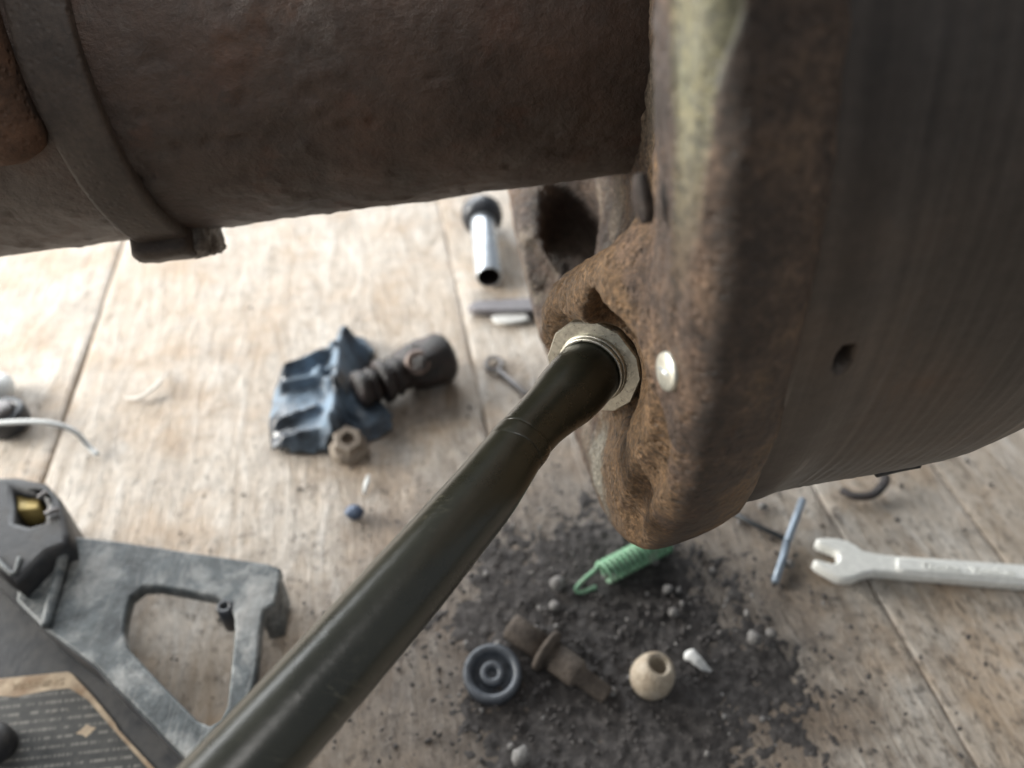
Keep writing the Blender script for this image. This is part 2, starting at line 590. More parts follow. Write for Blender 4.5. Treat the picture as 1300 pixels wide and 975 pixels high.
# ---- floor wood
def mat_floor():
    k = NT('worn_floor_wood')
    geo = k.n('ShaderNodeNewGeometry')
    wp = geo.outputs['Position']
    obj = k.n('ShaderNodeObjectInfo')
    rnd = obj.outputs['Random']
    off = k.n('ShaderNodeCombineXYZ')
    k.set(off.inputs[1], k.math('MULTIPLY', rnd, 7.0))
    vadd = k.n('ShaderNodeVectorMath', operation='ADD')
    k.set(vadd.inputs[0], k.o)
    k.set(vadd.inputs[1], off.outputs[0])
    p = vadd.outputs[0]
    g1 = k.noise(1.0, 8, 0.66, src=k.map(scale=(110, 22, 60), src=p), dist=1.2)
    g2 = k.noise(1.0, 6, 0.65, src=k.map(scale=(420, 110, 200), src=p), dist=1.2)
    patch = k.noise(22, 6, 0.62, src=p)
    base = k.ramp(g1, [(0.25, (0.32, 0.25, 0.19)), (0.42, (0.49, 0.42, 0.345)), (0.56, (0.60, 0.54, 0.47)), (0.75, (0.71, 0.68, 0.635))])
    base = k.mix(0.55, base, k.ramp(g2, [(0.3, 0.62), (0.5, 0.95), (0.68, 1.15)]), 'MULTIPLY')
    base = k.mix(k.step(patch, 0.46, 0.66), base, k.mix(0.6, base, (0.42, 0.29, 0.18)))
    base = k.mix(0.7, base, k.ramp(k.noise(95, 9, 0.75, src=p), [(0.32, 0.62), (0.5, 0.98), (0.66, 1.12)]), 'MULTIPLY')
    big = k.step(k.noise(9, 5, 0.65, src=k.map(loc=(4, 9, 0), src=p)), 0.44, 0.62)
    base = k.mix(k.math('MULTIPLY', big, 0.5), base, k.mix(0.55, base, (0.40, 0.28, 0.17)))
    smg = k.step(k.noise(36, 7, 0.72, src=k.map(loc=(7, 1, 0), src=p), dist=0.6), 0.50, 0.68)
    base = k.mix(k.math('MULTIPLY', smg, 0.45), base, (0.36, 0.325, 0.29))
    for sa, so in ((0.5, 1.0), (-0.9, 3.0), (0.12, 6.0)):
        sl = k.noise(1.0, 3, 0.5, src=k.map(scale=(170, 9, 1), loc=(so, so, 0), rot=(0, 0, sa), src=p), dist=0.3)
        sl = k.math('ABSOLUTE', k.math('SUBTRACT', sl, 0.5))
        sl = k.math('MULTIPLY', k.math('SUBTRACT', 1.0, k.step(sl, 0.002, 0.014)), k.step(k.noise(15, 3, 0.5, src=k.map(loc=(so, 2, 0), src=p)), 0.52, 0.62))
        base = k.mix(k.math('MULTIPLY', sl, 0.55), base, (0.20, 0.16, 0.125))
    # ingrained grime: short dark specks along the grain
    sp = k.noise(1.0, 5, 0.7, src=k.map(scale=(330, 190, 200), src=p))
    sm = k.noise(16, 4, 0.6, src=k.map(loc=(2, 4, 0), src=p))
    s = k.xyz(wp)
    # more grime towards the workbench middle/right, as oil gets trodden there
    near = k.math('SUBTRACT', 1.0, k.step(s[1], 0.10, 0.36))
    right = k.step(s[0], -0.20, 0.06)
    amt = k.math('ADD', k.math('MULTIPLY', near, 0.06), k.math('MULTIPLY', right, 0.035))
    th = k.math('ADD', k.math('ADD', sp, k.math('MULTIPLY_ADD', sm, 0.25, -0.125)), amt)
    speck = k.step(th, 0.60, 0.74)
    base = k.mix(k.math('MULTIPLY', speck, 0.68), base, (0.09, 0.075, 0.062))
    # oil stain round the dirt heap
    cx, cy = 0.028, 0.150
    dx = k.math('SUBTRACT', s[0], cx)
    dy = k.math('SUBTRACT', s[1], cy)
    ex = k.math('MULTIPLY', dx, 12.0)
    ey = k.math('MULTIPLY', dy, 11.0)
    rr2 = k.math('SQRT', k.math('ADD', k.math('MULTIPLY', ex, ex), k.math('MULTIPLY', ey, ey)))
    edge = k.math('ADD', rr2, k.math('MULTIPLY_ADD', k.noise(40, 9, 0.78, src=wp), 2.2, -1.1))
    stain = k.math('SUBTRACT', 1.0, k.step(edge, 0.15, 1.60))
    base = k.mix(k.math('MULTIPLY', stain, 0.88), base, (0.062, 0.055, 0.051))
    stain2 = k.math('SUBTRACT', 1.0, k.step(edge, 0.95, 1.75))
    base = k.mix(k.math('MULTIPLY', stain2, 0.35), base, (0.14, 0.105, 0.08))
    h = k.math('ADD', k.math('MULTIPLY', g1, 1.2), k.math('ADD', k.math('MULTIPLY', g2, 0.6), k.math('MULTIPLY', sp, 0.35)))
    nb = k.bump(h, 0.0016, 0.85)
    rr = k.math('MULTIPLY_ADD', g2, 0.3, 0.36, clamp=True)
    return k.out(base, rr, 0.0, nb, 0.45)


def mat_label():
    """warning sticker: tan border, black field with rows of unreadable small print (local uv = x right, y up in metres)"""
    k = NT('sticker_print')
    s = k.xyz()
    row = k.math('DIVIDE', s[1], 0.0031)
    fr = k.math('FRACT', row)
    fl = k.math('FLOOR', row)
    line = k.math('MULTIPLY', k.step(fr, 0.30, 0.42), k.math('SUBTRACT', 1.0, k.step(fr, 0.62, 0.74)))
    cv = k.n('ShaderNodeCombineXYZ')
    k.set(cv.inputs[0], k.math('MULTIPLY', s[0], 1500.0))
    k.set(cv.inputs[1], k.math('MULTIPLY', fl, 13.7))
    let = k.step(k.noise(1.0, 1, 0.5, src=cv.outputs[0]), 0.42, 0.55)
    cw = k.n('ShaderNodeCombineXYZ')
    k.set(cw.inputs[0], k.math('MULTIPLY', s[0], 260.0))
    k.set(cw.inputs[1], k.math('MULTIPLY', fl, 5.1))
    wordm = k.step(k.noise(1.0, 1, 0.5, src=cw.outputs[0]), 0.36, 0.44)
    ink = k.math('MULTIPLY', line, k.math('MULTIPLY', let, wordm))
    worn = k.step(k.noise(260, 6, 0.7), 0.60, 0.70)
    fieldc = k.ramp(k.noise(180, 5, 0.6), [(0.3, (0.030, 0.031, 0.031)), (0.7, (0.060, 0.060, 0.057))])
    c = k.mix(k.math('MULTIPLY', ink, 0.75), fieldc, (0.22, 0.21, 0.19))
    c = k.mix(k.math('MULTIPLY', worn, 0.45), c, (0.22, 0.19, 0.16))
    return k.out(c, 0.5, 0.0, k.bump(k.noise(400, 4, 0.6), 0.0002, 0.5), 0.4)


MAT = {}
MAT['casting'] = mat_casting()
MAT['drum'] = mat_drum()
MAT['tube'] = mat_tube()
MAT['floor'] = mat_floor()
MAT['label'] = mat_label()
MAT['band'] = mat_rust('strap_steel', [(0.036, 0.028, 0.023), (0.064, 0.049, 0.040), (0.090, 0.067, 0.052)], 70, 0.55, 0.0003, 0.45)
MAT['rusty_lug'] = mat_rust('orange_rusty_lug', [(0.045, 0.03, 0.022), (0.11, 0.062, 0.04), (0.17, 0.09, 0.052)], 60, 0.75, 0.0006)
MAT['weld'] = mat_rust('weld_rust', [(0.018, 0.012, 0.010), (0.06, 0.042, 0.034), (0.15, 0.115, 0.09)], 500, 0.5, 0.0012)
MAT['weld_pale'] = mat_rust('broken_weld_grey', [(0.05, 0.04, 0.034), (0.18, 0.155, 0.13), (0.40, 0.37, 0.33)], 260, 0.45, 0.0008)
MAT['dark_rust'] = mat_rust('dark_brown_rust', [(0.007, 0.006, 0.006), (0.019, 0.012, 0.011), (0.050, 0.028, 0.023)], 150, 0.42, 0.0008, 0.7)
MAT['zinc'] = mat_plain('dull_zinc', (0.62, 0.62, 0.55), 0.38, 0.85, 0.2, 500, 0.00015)
MAT['nut'] = mat_plain('olive_zinc_nut', (0.62, 0.60, 0.52), 0.30, 0.9, 0.25, 700, 0.0002)
MAT['bright'] = mat_plain('bright_tube_zinc', (0.72, 0.78, 0.84), 0.30, 0.8, 0.08, 200, 0.0001)
MAT['rod'] = mat_plain('olive_black_paint', (0.036, 0.036, 0.024), 0.43, 0.0, 0.3, 200, 0.00004, 0.9)
def mat_rod():
    k = NT('olive_satin_paint')
    f = k.noise(60, 7, 0.65)
    c = k.ramp(f, [(0.3, (0.018, 0.019, 0.013)), (0.7, (0.030, 0.030, 0.020))])
    sc_ = k.math('ABSOLUTE', k.math('SUBTRACT', k.noise(1.0, 3, 0.5, src=k.map(scale=(60, 420, 60), rot=(0.4, 0.2, 0.5))), 0.5))
    sm = k.math('MULTIPLY', k.math('SUBTRACT', 1.0, k.step(sc_, 0.002, 0.012)), k.step(k.noise(70, 3, 0.5), 0.55, 0.65))
    c = k.mix(k.math('MULTIPLY', sm, 0.5), c, (0.12, 0.115, 0.08))
    du = k.step(k.noise(220, 7, 0.75), 0.58, 0.72)
    c = k.mix(k.math('MULTIPLY', du, 0.22), c, (0.11, 0.10, 0.075))
    nb = k.bump(k.noise(500, 5, 0.65), 0.00012, 0.5)
    return k.out(c, k.math('MULTIPLY_ADD', f, 0.22, 0.18, clamp=True), 0.0, nb, 0.7)
MAT['rod'] = mat_rod()
MAT['rubber'] = mat_plain('black_rubber', (0.030, 0.034, 0.042), 0.38, 0.0, 0.3, 300, 0.0001, 0.6)
MAT['boot'] = mat_plain('black_boot_rubber', (0.022, 0.030, 0.042), 0.26, 0.0, 0.4, 120, 0.0004, 0.8, dust_sheen=(0.20, 0.29, 0.39), dust_sheen_amt=0.5)  # bluish highlights painted into the rubber as pale blotches
MAT['plastic'] = mat_plain('dusty_black_plastic', (0.050, 0.060, 0.066), 0.45, 0.0, 0.4, 90, 0.0003, 0.5, dust_sheen=(0.34, 0.335, 0.32), dust_sheen_amt=0.62)
def mat_bracket():
    k = NT('scuffed_bracket')
    n1 = k.noise(45, 9, 0.72, dist=0.5)
    n2 = k.noise(170, 6, 0.7)
    c = k.ramp(n1, [(0.36, (0.032, 0.040, 0.044)), (0.47, (0.085, 0.10, 0.106)), (0.56, (0.22, 0.23, 0.228)), (0.68, (0.36, 0.355, 0.34))])
    c = k.mix(0.65, c, k.ramp(n2, [(0.34, 0.45), (0.62, 1.2)]), 'MULTIPLY')
    sl = k.math('ABSOLUTE', k.math('SUBTRACT', k.noise(1.0, 2, 0.5, src=k.map(scale=(300, 14, 20), rot=(0, 0, 0.7))), 0.5))
    c = k.mix(k.math('MULTIPLY', k.math('SUBTRACT', 1.0, k.step(sl, 0.003, 0.02)), 0.18), c, (0.42, 0.42, 0.40))
    nb = k.bump(k.math('ADD', n2, n1), 0.0006, 0.8)
    return k.out(c, k.math('MULTIPLY_ADD', n1, 0.4, 0.32, clamp=True), 0.0, nb, 0.5)
MAT['plastic'] = mat_bracket()
MAT['plastic_clean'] = mat_plain('black_plastic', (0.022, 0.024, 0.028), 0.45, 0.0, 0.3, 150, 0.0002, 0.5, dust_sheen=(0.09, 0.085, 0.08), dust_sheen_amt=0.3)
MAT['sticker_tan'] = mat_plain('sticker_tan', (0.42, 0.33, 0.23), 0.55, 0.0, 0.25, 200, 0.0001, 0.4, dust_sheen=(0.24, 0.16, 0.10), dust_sheen_amt=0.35)
MAT['sticker_ink'] = mat_plain('sticker_ink', (0.13, 0.085, 0.05), 0.6, 0.0, 0.5, 400, 0.0001, 0.3, dust_sheen=(0.36, 0.28, 0.19), dust_sheen_amt=0.8)
MAT['brass'] = mat_plain('yellowed_insert', (0.55, 0.42, 0.16), 0.35, 0.35, 0.25, 200, 0.0002)
MAT['steel'] = mat_plain('grey_steel', (0.20, 0.19, 0.19), 0.5, 0.4, 0.25, 400, 0.0002)
MAT['cap_steel'] = mat_plain('worn_cap_steel', (0.22, 0.17, 0.15), 0.4, 0.6, 0.4, 400, 0.0003)
MAT['seal'] = mat_plain('dusty_grey_rubber', (0.075, 0.085, 0.10), 0.42, 0.0, 0.35, 260, 0.0002, 0.6)
MAT['dull_nut'] = mat_rust('dusty_brown_steel', [(0.16, 0.125, 0.095), (0.30, 0.25, 0.20), (0.42, 0.36, 0.30)], 160, 0.6, 0.0004, 0.4)
MAT['chrome'] = mat_plain('spanner_chrome', (0.92, 0.92, 0.87), 0.25, 0.05, 0.08, 300, 0.00012)
MAT['spring'] = mat_plain('green_spring_paint', (0.21, 0.42, 0.26), 0.40, 0.0, 0.25, 500, 0.0001, 0.5, dust_sheen=(0.34, 0.42, 0.32), dust_sheen_amt=0.3)
MAT['dirty_bolt'] = mat_rust('dirt_caked_steel', [(0.055, 0.045, 0.038), (0.11, 0.09, 0.075), (0.17, 0.14, 0.115)], 120, 0.8, 0.0006, 0.3)
MAT['ceramic'] = mat_rust('beige_cone', [(0.30, 0.23, 0.16), (0.47, 0.40, 0.31), (0.56, 0.50, 0.42)], 110, 0.55, 0.0003, 0.4)
MAT['white'] = mat_plain('white_paper', (0.72, 0.72, 0.70), 0.8, 0.0, 0.15, 400, 0.0004)
MAT['nylon'] = mat_plain('white_nylon', (0.74, 0.76, 0.75), 0.35, 0.0, 0.06, 300, 0.0001)
MAT['pin_blue'] = mat_plain('blue_grey_pin', (0.30, 0.36, 0.43), 0.42, 0.4, 0.15, 400, 0.0002)
MAT['pin_dark'] = mat_plain('dark_pin', (0.05, 0.055, 0.06), 0.45, 0.3, 0.2, 400, 0.0002)
MAT['dirt'] = mat_rust('oily_dirt_crumbs', [(0.038, 0.034, 0.033), (0.072, 0.065, 0.062), (0.145, 0.132, 0.126)], 260, 0.75, 0.0006, 0.4)
MAT['clod'] = mat_rust('grey_clod', [(0.12, 0.11, 0.105), (0.22, 0.21, 0.20), (0.34, 0.33, 0.32)], 220, 0.75, 0.0006, 0.35)
MAT['groove'] = mat_plain('groove_dirt', (0.11, 0.09, 0.072), 0.9, 0.0, 0.4, 300, 0.0005)

# ------------------------------------------------------------------ floor: boards with seams
PSI = math.atan(0.241 / 1.367)
floor = empty('floor', (0, 0, 0), kind='structure')
floor.rotation_euler = (0, 0, PSI)
sub = mesh_of([(-3, -3, -0.018), (3, -3, -0.018), (3, 4, -0.018), (-3, 4, -0.018)], [(0, 1, 2, 3)])
link('subfloor', sub, MAT['groove'], floor, local=True)
edges = [-0.98, -0.775, -0.571, -0.369, -0.168, 0.0335, 0.172, 0.2315, 0.43, 0.635, 0.84]
gaps = {-0.168: 0.0016, 0.0335: 0.0004, 0.172: 0.0008, 0.2315: 0.0007}
for i in range(len(edges) - 1):
    x0 = edges[i] + gaps.get(edges[i], 0.0012) / 2
    x1 = edges[i + 1] - gaps.get(edges[i + 1], 0.0012) / 2
    near = -0.4 < (x0 + x1) / 2 < 0.35
    nx = 40 if near else 6
    ny = 260 if near else 30
    xs = x0 + (x1 - x0) * (0.5 - 0.5 * np.cos(np.linspace(0, np.pi, nx)))
    ys = np.linspace(-0.35, 1.3, ny)
    Xg, Yg = np.meshgrid(xs, ys, indexing='ij')
    P = np.stack([Xg.ravel() * 4.0, Yg.ravel(), np.full(Xg.size, i * 3.1)], 1)
    Z = 0.0006 * fnoise(P, 18, 3, i) - 0.0006
    P2 = np.stack([Xg.ravel() * 1.0, Yg.ravel(), np.full(Xg.size, i * 1.7)], 1)
    Z += 0.0004 * fnoise(P2, 14, 2, i + 50)
    e = np.minimum(Xg.ravel() - x0, x1 - Xg.ravel())
    Z -= 0.0007 * np.exp(-e / 0.0009)
    V = np.stack([Xg.ravel() + 0.0004 * vnoise(P2, 60, 5) * (e < 0.001), Yg.ravel(), Z], 1)
    idx = np.arange(nx * ny).reshape(nx, ny)
    Q = np.stack([idx[:-1, :-1], idx[1:, :-1], idx[1:, 1:], idx[:-1, 1:]], -1).reshape(-1, 4)
    # skirts down both long edges and the ends
    ring = np.concatenate([idx[:, 0], idx[-1, 1:], idx[-2::-1, -1], idx[0, -2:0:-1]])
    base = len(V)
    Vs = V[ring].copy()
    Vs[:, 2] = -0.0178
    V = np.concatenate([V, Vs])
    m = len(ring)
    j = np.arange(m)
    Qs = np.stack([ring[(j + 1) % m], ring[j], base + j, base + (j + 1) % m], 1)
    me = mesh_np(V, np.concatenate([Q, Qs]))
    link('floorboard', me, MAT['floor'], floor, local=True)


# ------------------------------------------------------------------ axle assembly (axle frame: a along, v down, w away)
axle = empty('axle_assembly', label='rusty axle end with flange and drum hanging over the wooden floor', cat='axle')
axle.matrix_basis = AX_M


def revolve(profile_a, profile_r, nphi, disp=None):
    """surface of revolution round the a axis; profile arrays; disp(P)->radial offset"""
    pa = np.asarray(profile_a, float)
    pr = np.asarray(profile_r, float)
    ph = np.linspace(0, 2 * np.pi, nphi, endpoint=False)
    A = np.repeat(pa[:, None], nphi, 1)
    Rr = np.repeat(pr[:, None], nphi, 1)
    PH = np.repeat(ph[None, :], len(pa), 0)
    P = np.stack([A, Rr * np.cos(PH), -Rr * np.sin(PH)], -1).reshape(-1, 3)
    if disp is not None:
        d = disp(P)
        rad = P.copy()
        rad[:, 0] = 0
        L = np.linalg.norm(rad, axis=1, keepdims=True)
        P = P + rad / np.maximum(L, 1e-9) * d[:, None]
    idx = np.arange(len(pa) * nphi).reshape(len(pa), nphi)
    nx = np.roll(idx, -1, 1)
    Q = np.stack([idx[:-1], idx[1:], nx[1:], nx[:-1]], -1).reshape(-1, 4)
    return mesh_np(P, Q)


RT = 0.048
def tube_disp(P):
    d = 0.0005 * fnoise(P, 70, 3, 3) + 0.00025 * fnoise(P, 320, 2, 9)
    scab = np.clip((fnoise(P, 110, 3, 21) - 0.12) * 6, 0, 1)
    area_ = np.clip((fnoise(P, 22, 2, 33) - 0.0) * 4, 0, 1)
    return d + scab * area_ * 0.00055 - 0.0007 * np.clip((fnoise(P, 160, 2, 44) - 0.42) * 5, 0, 1)
me = revolve(np.linspace(-0.42, 0.048, 440), np.full(440, RT), 300, tube_disp)
link('axle_tube', me, MAT['tube'], axle, local=True)

# ---- strap round the tube with a broken lug underneath
strap = revolve([-0.0965, -0.0967, -0.0963, -0.0953, -0.0850, -0.0838, -0.0833, -0.0835],
                [0.0475, 0.0503, 0.0510, 0.0512, 0.0512, 0.0510, 0.0503, 0.0475], 220,
                lambda P: 0.0003 * fnoise(P, 120, 2, 31))
strap_o = link('strap', strap, MAT['band'], axle, local=True)
def ring_block(a0, a1, r0, r1, f0, f1, n=(10, 10, 6), rough=0.0008, seed=1, scale=260):
    """rough block in cylindrical coordinates (degrees measured from straight down towards the camera)"""
    bm = bmesh.new()
    bmesh.ops.create_cube(bm, size=1.0)
    bmesh.ops.subdivide_edges(bm, edges=bm.edges[:], cuts=n[0], use_grid_fill=True)
    for v in bm.verts:
        c = v.co
        # round the cube a little
        q = Vector((c.x * 2, c.y * 2, c.z * 2))
        l4 = (abs(q.x) ** 6 + abs(q.y) ** 6 + abs(q.z) ** 6) ** (1 / 6)
        mx = max(abs(q.x), abs(q.y), abs(q.z))
        q = q * (mx / l4) if l4 > 0 else q
        a = a0 + (a1 - a0) * (q.x * 0.5 + 0.5)
        rr_ = r0 + (r1 - r0) * (q.y * 0.5 + 0.5)
        ff = R(f0 + (f1 - f0) * (q.z * 0.5 + 0.5))
        p = Vector((a, rr_ * math.cos(ff), -rr_ * math.sin(ff)))
        p += Vector((mnoise.noise(p * scale + Vector((seed, 0, 0))), mnoise.noise(p * scale + Vector((0, seed, 9))), mnoise.noise(p * scale + Vector((4, 0, seed))))) * rough
        v.co = p
    me = bpy.data.meshes.new('block')
    bmesh.ops.recalc_face_normals(bm, faces=bm.faces[:])
    bm.to_mesh(me)
    bm.free()
    return me
link('strap_lug', ring_block(-0.1000, -0.0825, 0.046, 0.0556, -26, 2, rough=0.0004), MAT['band'], strap_o, local=True)
link('broken_weld', ring_block(-0.0865, -0.0800, 0.046, 0.0552, -25, -2, rough=0.0013, scale=330), MAT['weld_pale'], strap_o, local=True)

# ---- rusty lug on the left of the strap
p1 = on_cyl(55, 198, RT)
p0 = on_cyl(-40, -40, RT)
def phi_of(p):
    return math.atan2(-p.z, p.y)
f1, f0 = phi_of(p1), phi_of(p0)
pts, rad = [], []
for i in range(17):
    t = i / 16
    ff = f0 + (f1 - f0) * t
    a = -0.1075 + 0.0015 * t
    rr_ = RT + 0.0012
    pts.append((a, rr_ * math.cos(ff), -rr_ * math.sin(ff)))
    rad.append(0.0085 * (1 if t < 0.85 else max(0.15, math.sqrt(max(0, 1 - ((t - 0.85) / 0.15) ** 2)))))
link('weld_lug', tube(pts, rad, 20), MAT['rusty_lug'], axle, local=True)


# ---- flange casting by a distance field and surface nets
def surface_nets(F, org, h):
    S = F < 0
    c = [S[i:S.shape[0] - 1 + i, j:S.shape[1] - 1 + j, k:S.shape[2] - 1 + k] for i in (0, 1) for j in (0, 1) for k in (0, 1)]
    anyy = c[0].copy()
    ally = c[0].copy()
    for q in c[1:]:
        anyy |= q
        ally &= q
    act = anyy & ~ally
    ii, jj, kk = np.nonzero(act)
    n = len(ii)
    idm = np.full(act.shape, -1, np.int32)
    idm[ii, jj, kk] = np.arange(n)
    cor = [(i, j, k) for i in (0, 1) for j in (0, 1) for k in (0, 1)]
    val = np.stack([F[ii + i, jj + j, kk + k] for i, j, k in cor], 1).astype(np.float64)
    acc = np.zeros((n, 3))
    cnt = np.zeros(n)
    for x in range(8):
        for y in range(x + 1, 8):
            if sum(abs(cor[x][q] - cor[y][q]) for q in range(3)) != 1:
                continue
            m = (val[:, x] < 0) != (val[:, y] < 0)
            t = np.where(m, val[:, x] / np.where(m, val[:, x] - val[:, y], 1), 0)
            px = np.array(cor[x], float)
            py = np.array(cor[y], float)
            acc += np.where(m[:, None], px + (py - px) * t[:, None], 0)
            cnt += m
    V = np.stack([ii, jj, kk], 1) + acc / cnt[:, None]
    V = V * h + np.asarray(org)
    quads = []
    for ax in range(3):
        sl0 = [slice(None)] * 3
        sl1 = [slice(None)] * 3
        sl0[ax] = slice(0, -1)
        sl1[ax] = slice(1, None)
        ch = S[tuple(sl0)] != S[tuple(sl1)]
        b, cc = [q for q in range(3) if q != ax]
        if ax == 1:
            b, cc = cc, b
        e = np.argwhere(ch)
        ok = (e[:, b] > 0) & (e[:, cc] > 0) & (e[:, b] < act.shape[b]) & (e[:, cc] < act.shape[cc])
        e = e[ok]
        def cell(db, dc):
            q = e.copy()
            q[:, b] += db
            q[:, cc] += dc
            return idm[q[:, 0], q[:, 1], q[:, 2]]
        qd = np.stack([cell(-1, -1), cell(0, -1), cell(0, 0), cell(-1, 0)], 1)
        ins = S[e[:, 0], e[:, 1], e[:, 2]]
        qd[~ins] = qd[~ins][:, ::-1]
        quads.append(qd)
    Q = np.concatenate(quads)
    Q = Q[(Q >= 0).all(1)]
    return V, Q


def smin(a, b, k):
    h = np.clip(0.5 + 0.5 * (b - a) / k, 0, 1)
    return b + (a - b) * h - k * h * (1 - h)


def smax(a, b, k):
    return -smin(-a, -b, k)


H = 0.001
org = np.array([-0.040, -0.156, -0.156])
na, nv = 104, 313
Ag, Vg, Wg = np.meshgrid(org[0] + H * np.arange(na), org[1] + H * np.arange(nv), org[2] + H * np.arange(nv), indexing='ij', sparse=False)
Ag = Ag.astype(np.float32)
Vg = Vg.astype(np.float32)
Wg = Wg.astype(np.float32)
RHO = np.sqrt(Vg * Vg + Wg * Wg)
A0 = 0.0215 - 1.18 * np.maximum(Wg - 0.04, 0) ** 2 + 0.0038 * np.clip((-Wg - 0.03) / 0.06, 0, 1)
T = Ag - A0


def ring2d(t0, t1, r0, r1, rnd, aa):
    """rounded rectangle in (aa, rho)"""
    ct, cr = (t0 + t1) / 2, (r0 + r1) / 2
    qx = np.abs(aa - ct) - (t1 - t0) / 2 + rnd
    qy = np.abs(RHO - cr) - (r1 - r0) / 2 + rnd
    return np.sqrt(np.maximum(qx, 0) ** 2 + np.maximum(qy, 0) ** 2) + np.minimum(np.maximum(qx, qy), 0) - rnd


def ellipsoid(c, r, rot=None):
    x = (Ag - c[0]) / r[0]
    y = (Vg - c[1]) / r[1]
    z = (Wg - c[2]) / r[2]
    k = np.sqrt(x * x + y * y + z * z)
    return (k - 1) * min(r)


def capsule(p, q, r0, r1):
    p = np.asarray(p, np.float32)
    d = np.asarray(q, np.float32) - p
    L2 = float(d @ d)
    t = np.clip(((Ag - p[0]) * d[0] + (Vg - p[1]) * d[1] + (Wg - p[2]) * d[2]) / L2, 0, 1)
    dist = np.sqrt((Ag - p[0] - t * d[0]) ** 2 + (Vg - p[1] - t * d[1]) ** 2 + (Wg - p[2] - t * d[2]) ** 2)
    return dist - (r0 + (r1 - r0) * t)


def cyl(p, d, L, r, rnd=0.001):
    """rounded cylinder from p along unit d, length L"""
    x, y, z = Ag - p[0], Vg - p[1], Wg - p[2]
    t = x * d[0] + y * d[1] + z * d[2]
    rad = np.sqrt(np.maximum(x * x + y * y + z * z - t * t, 0))
    qx = np.abs(t - L / 2) - L / 2 + rnd
    qy = rad - r + rnd
    return np.sqrt(np.maximum(qx, 0) ** 2 + np.maximum(qy, 0) ** 2) + np.minimum(np.maximum(qx, qy), 0) - rnd


NUT_C = Vector(AX_I @ at_depth(757, 462, 0.183))
ROD_END = Vector(AX_I @ at_depth(310, 940, 0.122))
ND = (ROD_END - NUT_C).normalized()

VIEW = (Vector(AX_I @ CAMP) - NUT_C).normalized()
NN = (ND + VIEW * 0.38).normalized()
# rim bar, thick and rounded
D = ring2d(0.0, 0.030 - 0.008 * np.clip((-Wg - 0.03) / 0.06, 0, 1), 0.1225, 0.149, 0.0075, T)
D = smax(D, (T - 0.032 + 0.009 * np.clip((-Wg - 0.03) / 0.06, 0, 1)) * 0.62 + (RHO - 0.149) * 0.78 + 0.0062, 0.012)
# web behind it
q_ = np.clip((RHO - 0.050) / 0.074, 0, 1)
t0_ = 0.019 - 0.0165 * q_ * q_ * (3 - 2 * q_)
web = np.maximum(np.maximum((t0_ - T) * 0.93, T - 0.032), RHO - 0.135)
D = smin(D, web, 0.007)
def trace(px, py):
    """axle-frame point where a pixel's ray first enters the field so far"""
    o = np.array(AX_I @ CAMP)
    d = np.array(AX_I.to_3x3() @ (at_depth(px, py, 1.0) - CAMP))
    d /= np.linalg.norm(d)
    t = np.arange(0.05, 0.5, 0.0004)
    P = o + t[:, None] * d
    I = np.round((P - org) / H).astype(int)
    ok = ((I >= 0) & (I < np.array(D.shape))).all(1)
    I = np.clip(I, 0, np.array(D.shape) - 1)
    hit = ok & (D[I[:, 0], I[:, 1], I[:, 2]] < 0)
    return P[np.argmax(hit)] if hit.any() else P[-1]
# far lobe of the casting
l1 = axl(690, 255, 0.315)
l2 = axl(712, 420, 0.280)
D = smin(D, capsule(l1, l2, 0.013, 0.008), 0.009)
# pocket
for px_, py_, r_ in ((728, 276, 0.0058), (740, 312, 0.0070), (726, 350, 0.0058)):
    q = trace(px_, py_)
    D = smax(D, -ellipsoid((q[0] - 0.0005, q[1], q[2]), (r_, r_ * 1.6, r_ * 1.7)), 0.014)
# slot between rim and lobe on the far side
s1, s2, s3 = trace(669, 318), trace(680, 358), trace(690, 395)
D = smax(D, -capsule(s1, s2, 0.0040, 0.0075), 0.002)
D = smax(D, -capsule(s2, s3, 0.0075, 0.0045), 0.002)
# boss that carries the nut
bp = NUT_C - ND * 0.001
bd = -ND
D = smin(D, cyl(bp, bd, 0.050, 0.0132, 0.003), 0.009)
# brow over the boss, running up into the rim
b1 = axl(742, 398, 0.195)
b2 = axl(822, 362, 0.145)
D = smin(D, capsule(b1, b2, 0.0105, 0.0095), 0.010)
# hollow under the brow on its rim side
h1 = axl(815, 430, 0.155)
D = smax(D, -ellipsoid((h1.x - 0.004, h1.y, h1.z), (0.007, 0.012, 0.012)), 0.005)
# folded groove running down between inner face and rim
gp = [trace(826, 505), trace(834, 545), trace(826, 590), trace(808, 628), trace(800, 668)]
for k_ in range(4):
    D = smax(D, -capsule(gp[k_], gp[k_ + 1], 0.0030 if k_ else 0.0022, 0.0030), 0.0035)
# spot face for the nut
sf = cyl(NUT_C + NN * 0.030, -NN, 0.0303, 0.0138, 0.003)
D = smax(D, -sf, 0.005)
V, Q = surface_nets(D, org, H)
# drop the part buried in tube/drum is not needed; roughen along normals
me = mesh_np(V, Q)
nrm = np.empty(len(me.vertices) * 3, np.float32)
me.vertex_normals.foreach_get('vector', nrm)
nrm = nrm.reshape(-1, 3)
co = np.empty(len(me.vertices) * 3, np.float32)
me.vertices.foreach_get('co', co)
co = co.reshape(-1, 3)
inner = np.clip((0.146 - np.hypot(co[:, 1], co[:, 2])) / 0.01, 0, 1)
d = 0.0007 * fnoise(co, 90, 3, 5) + (0.00015 + 0.00055 * inner) * fnoise(co, 380, 2, 12)
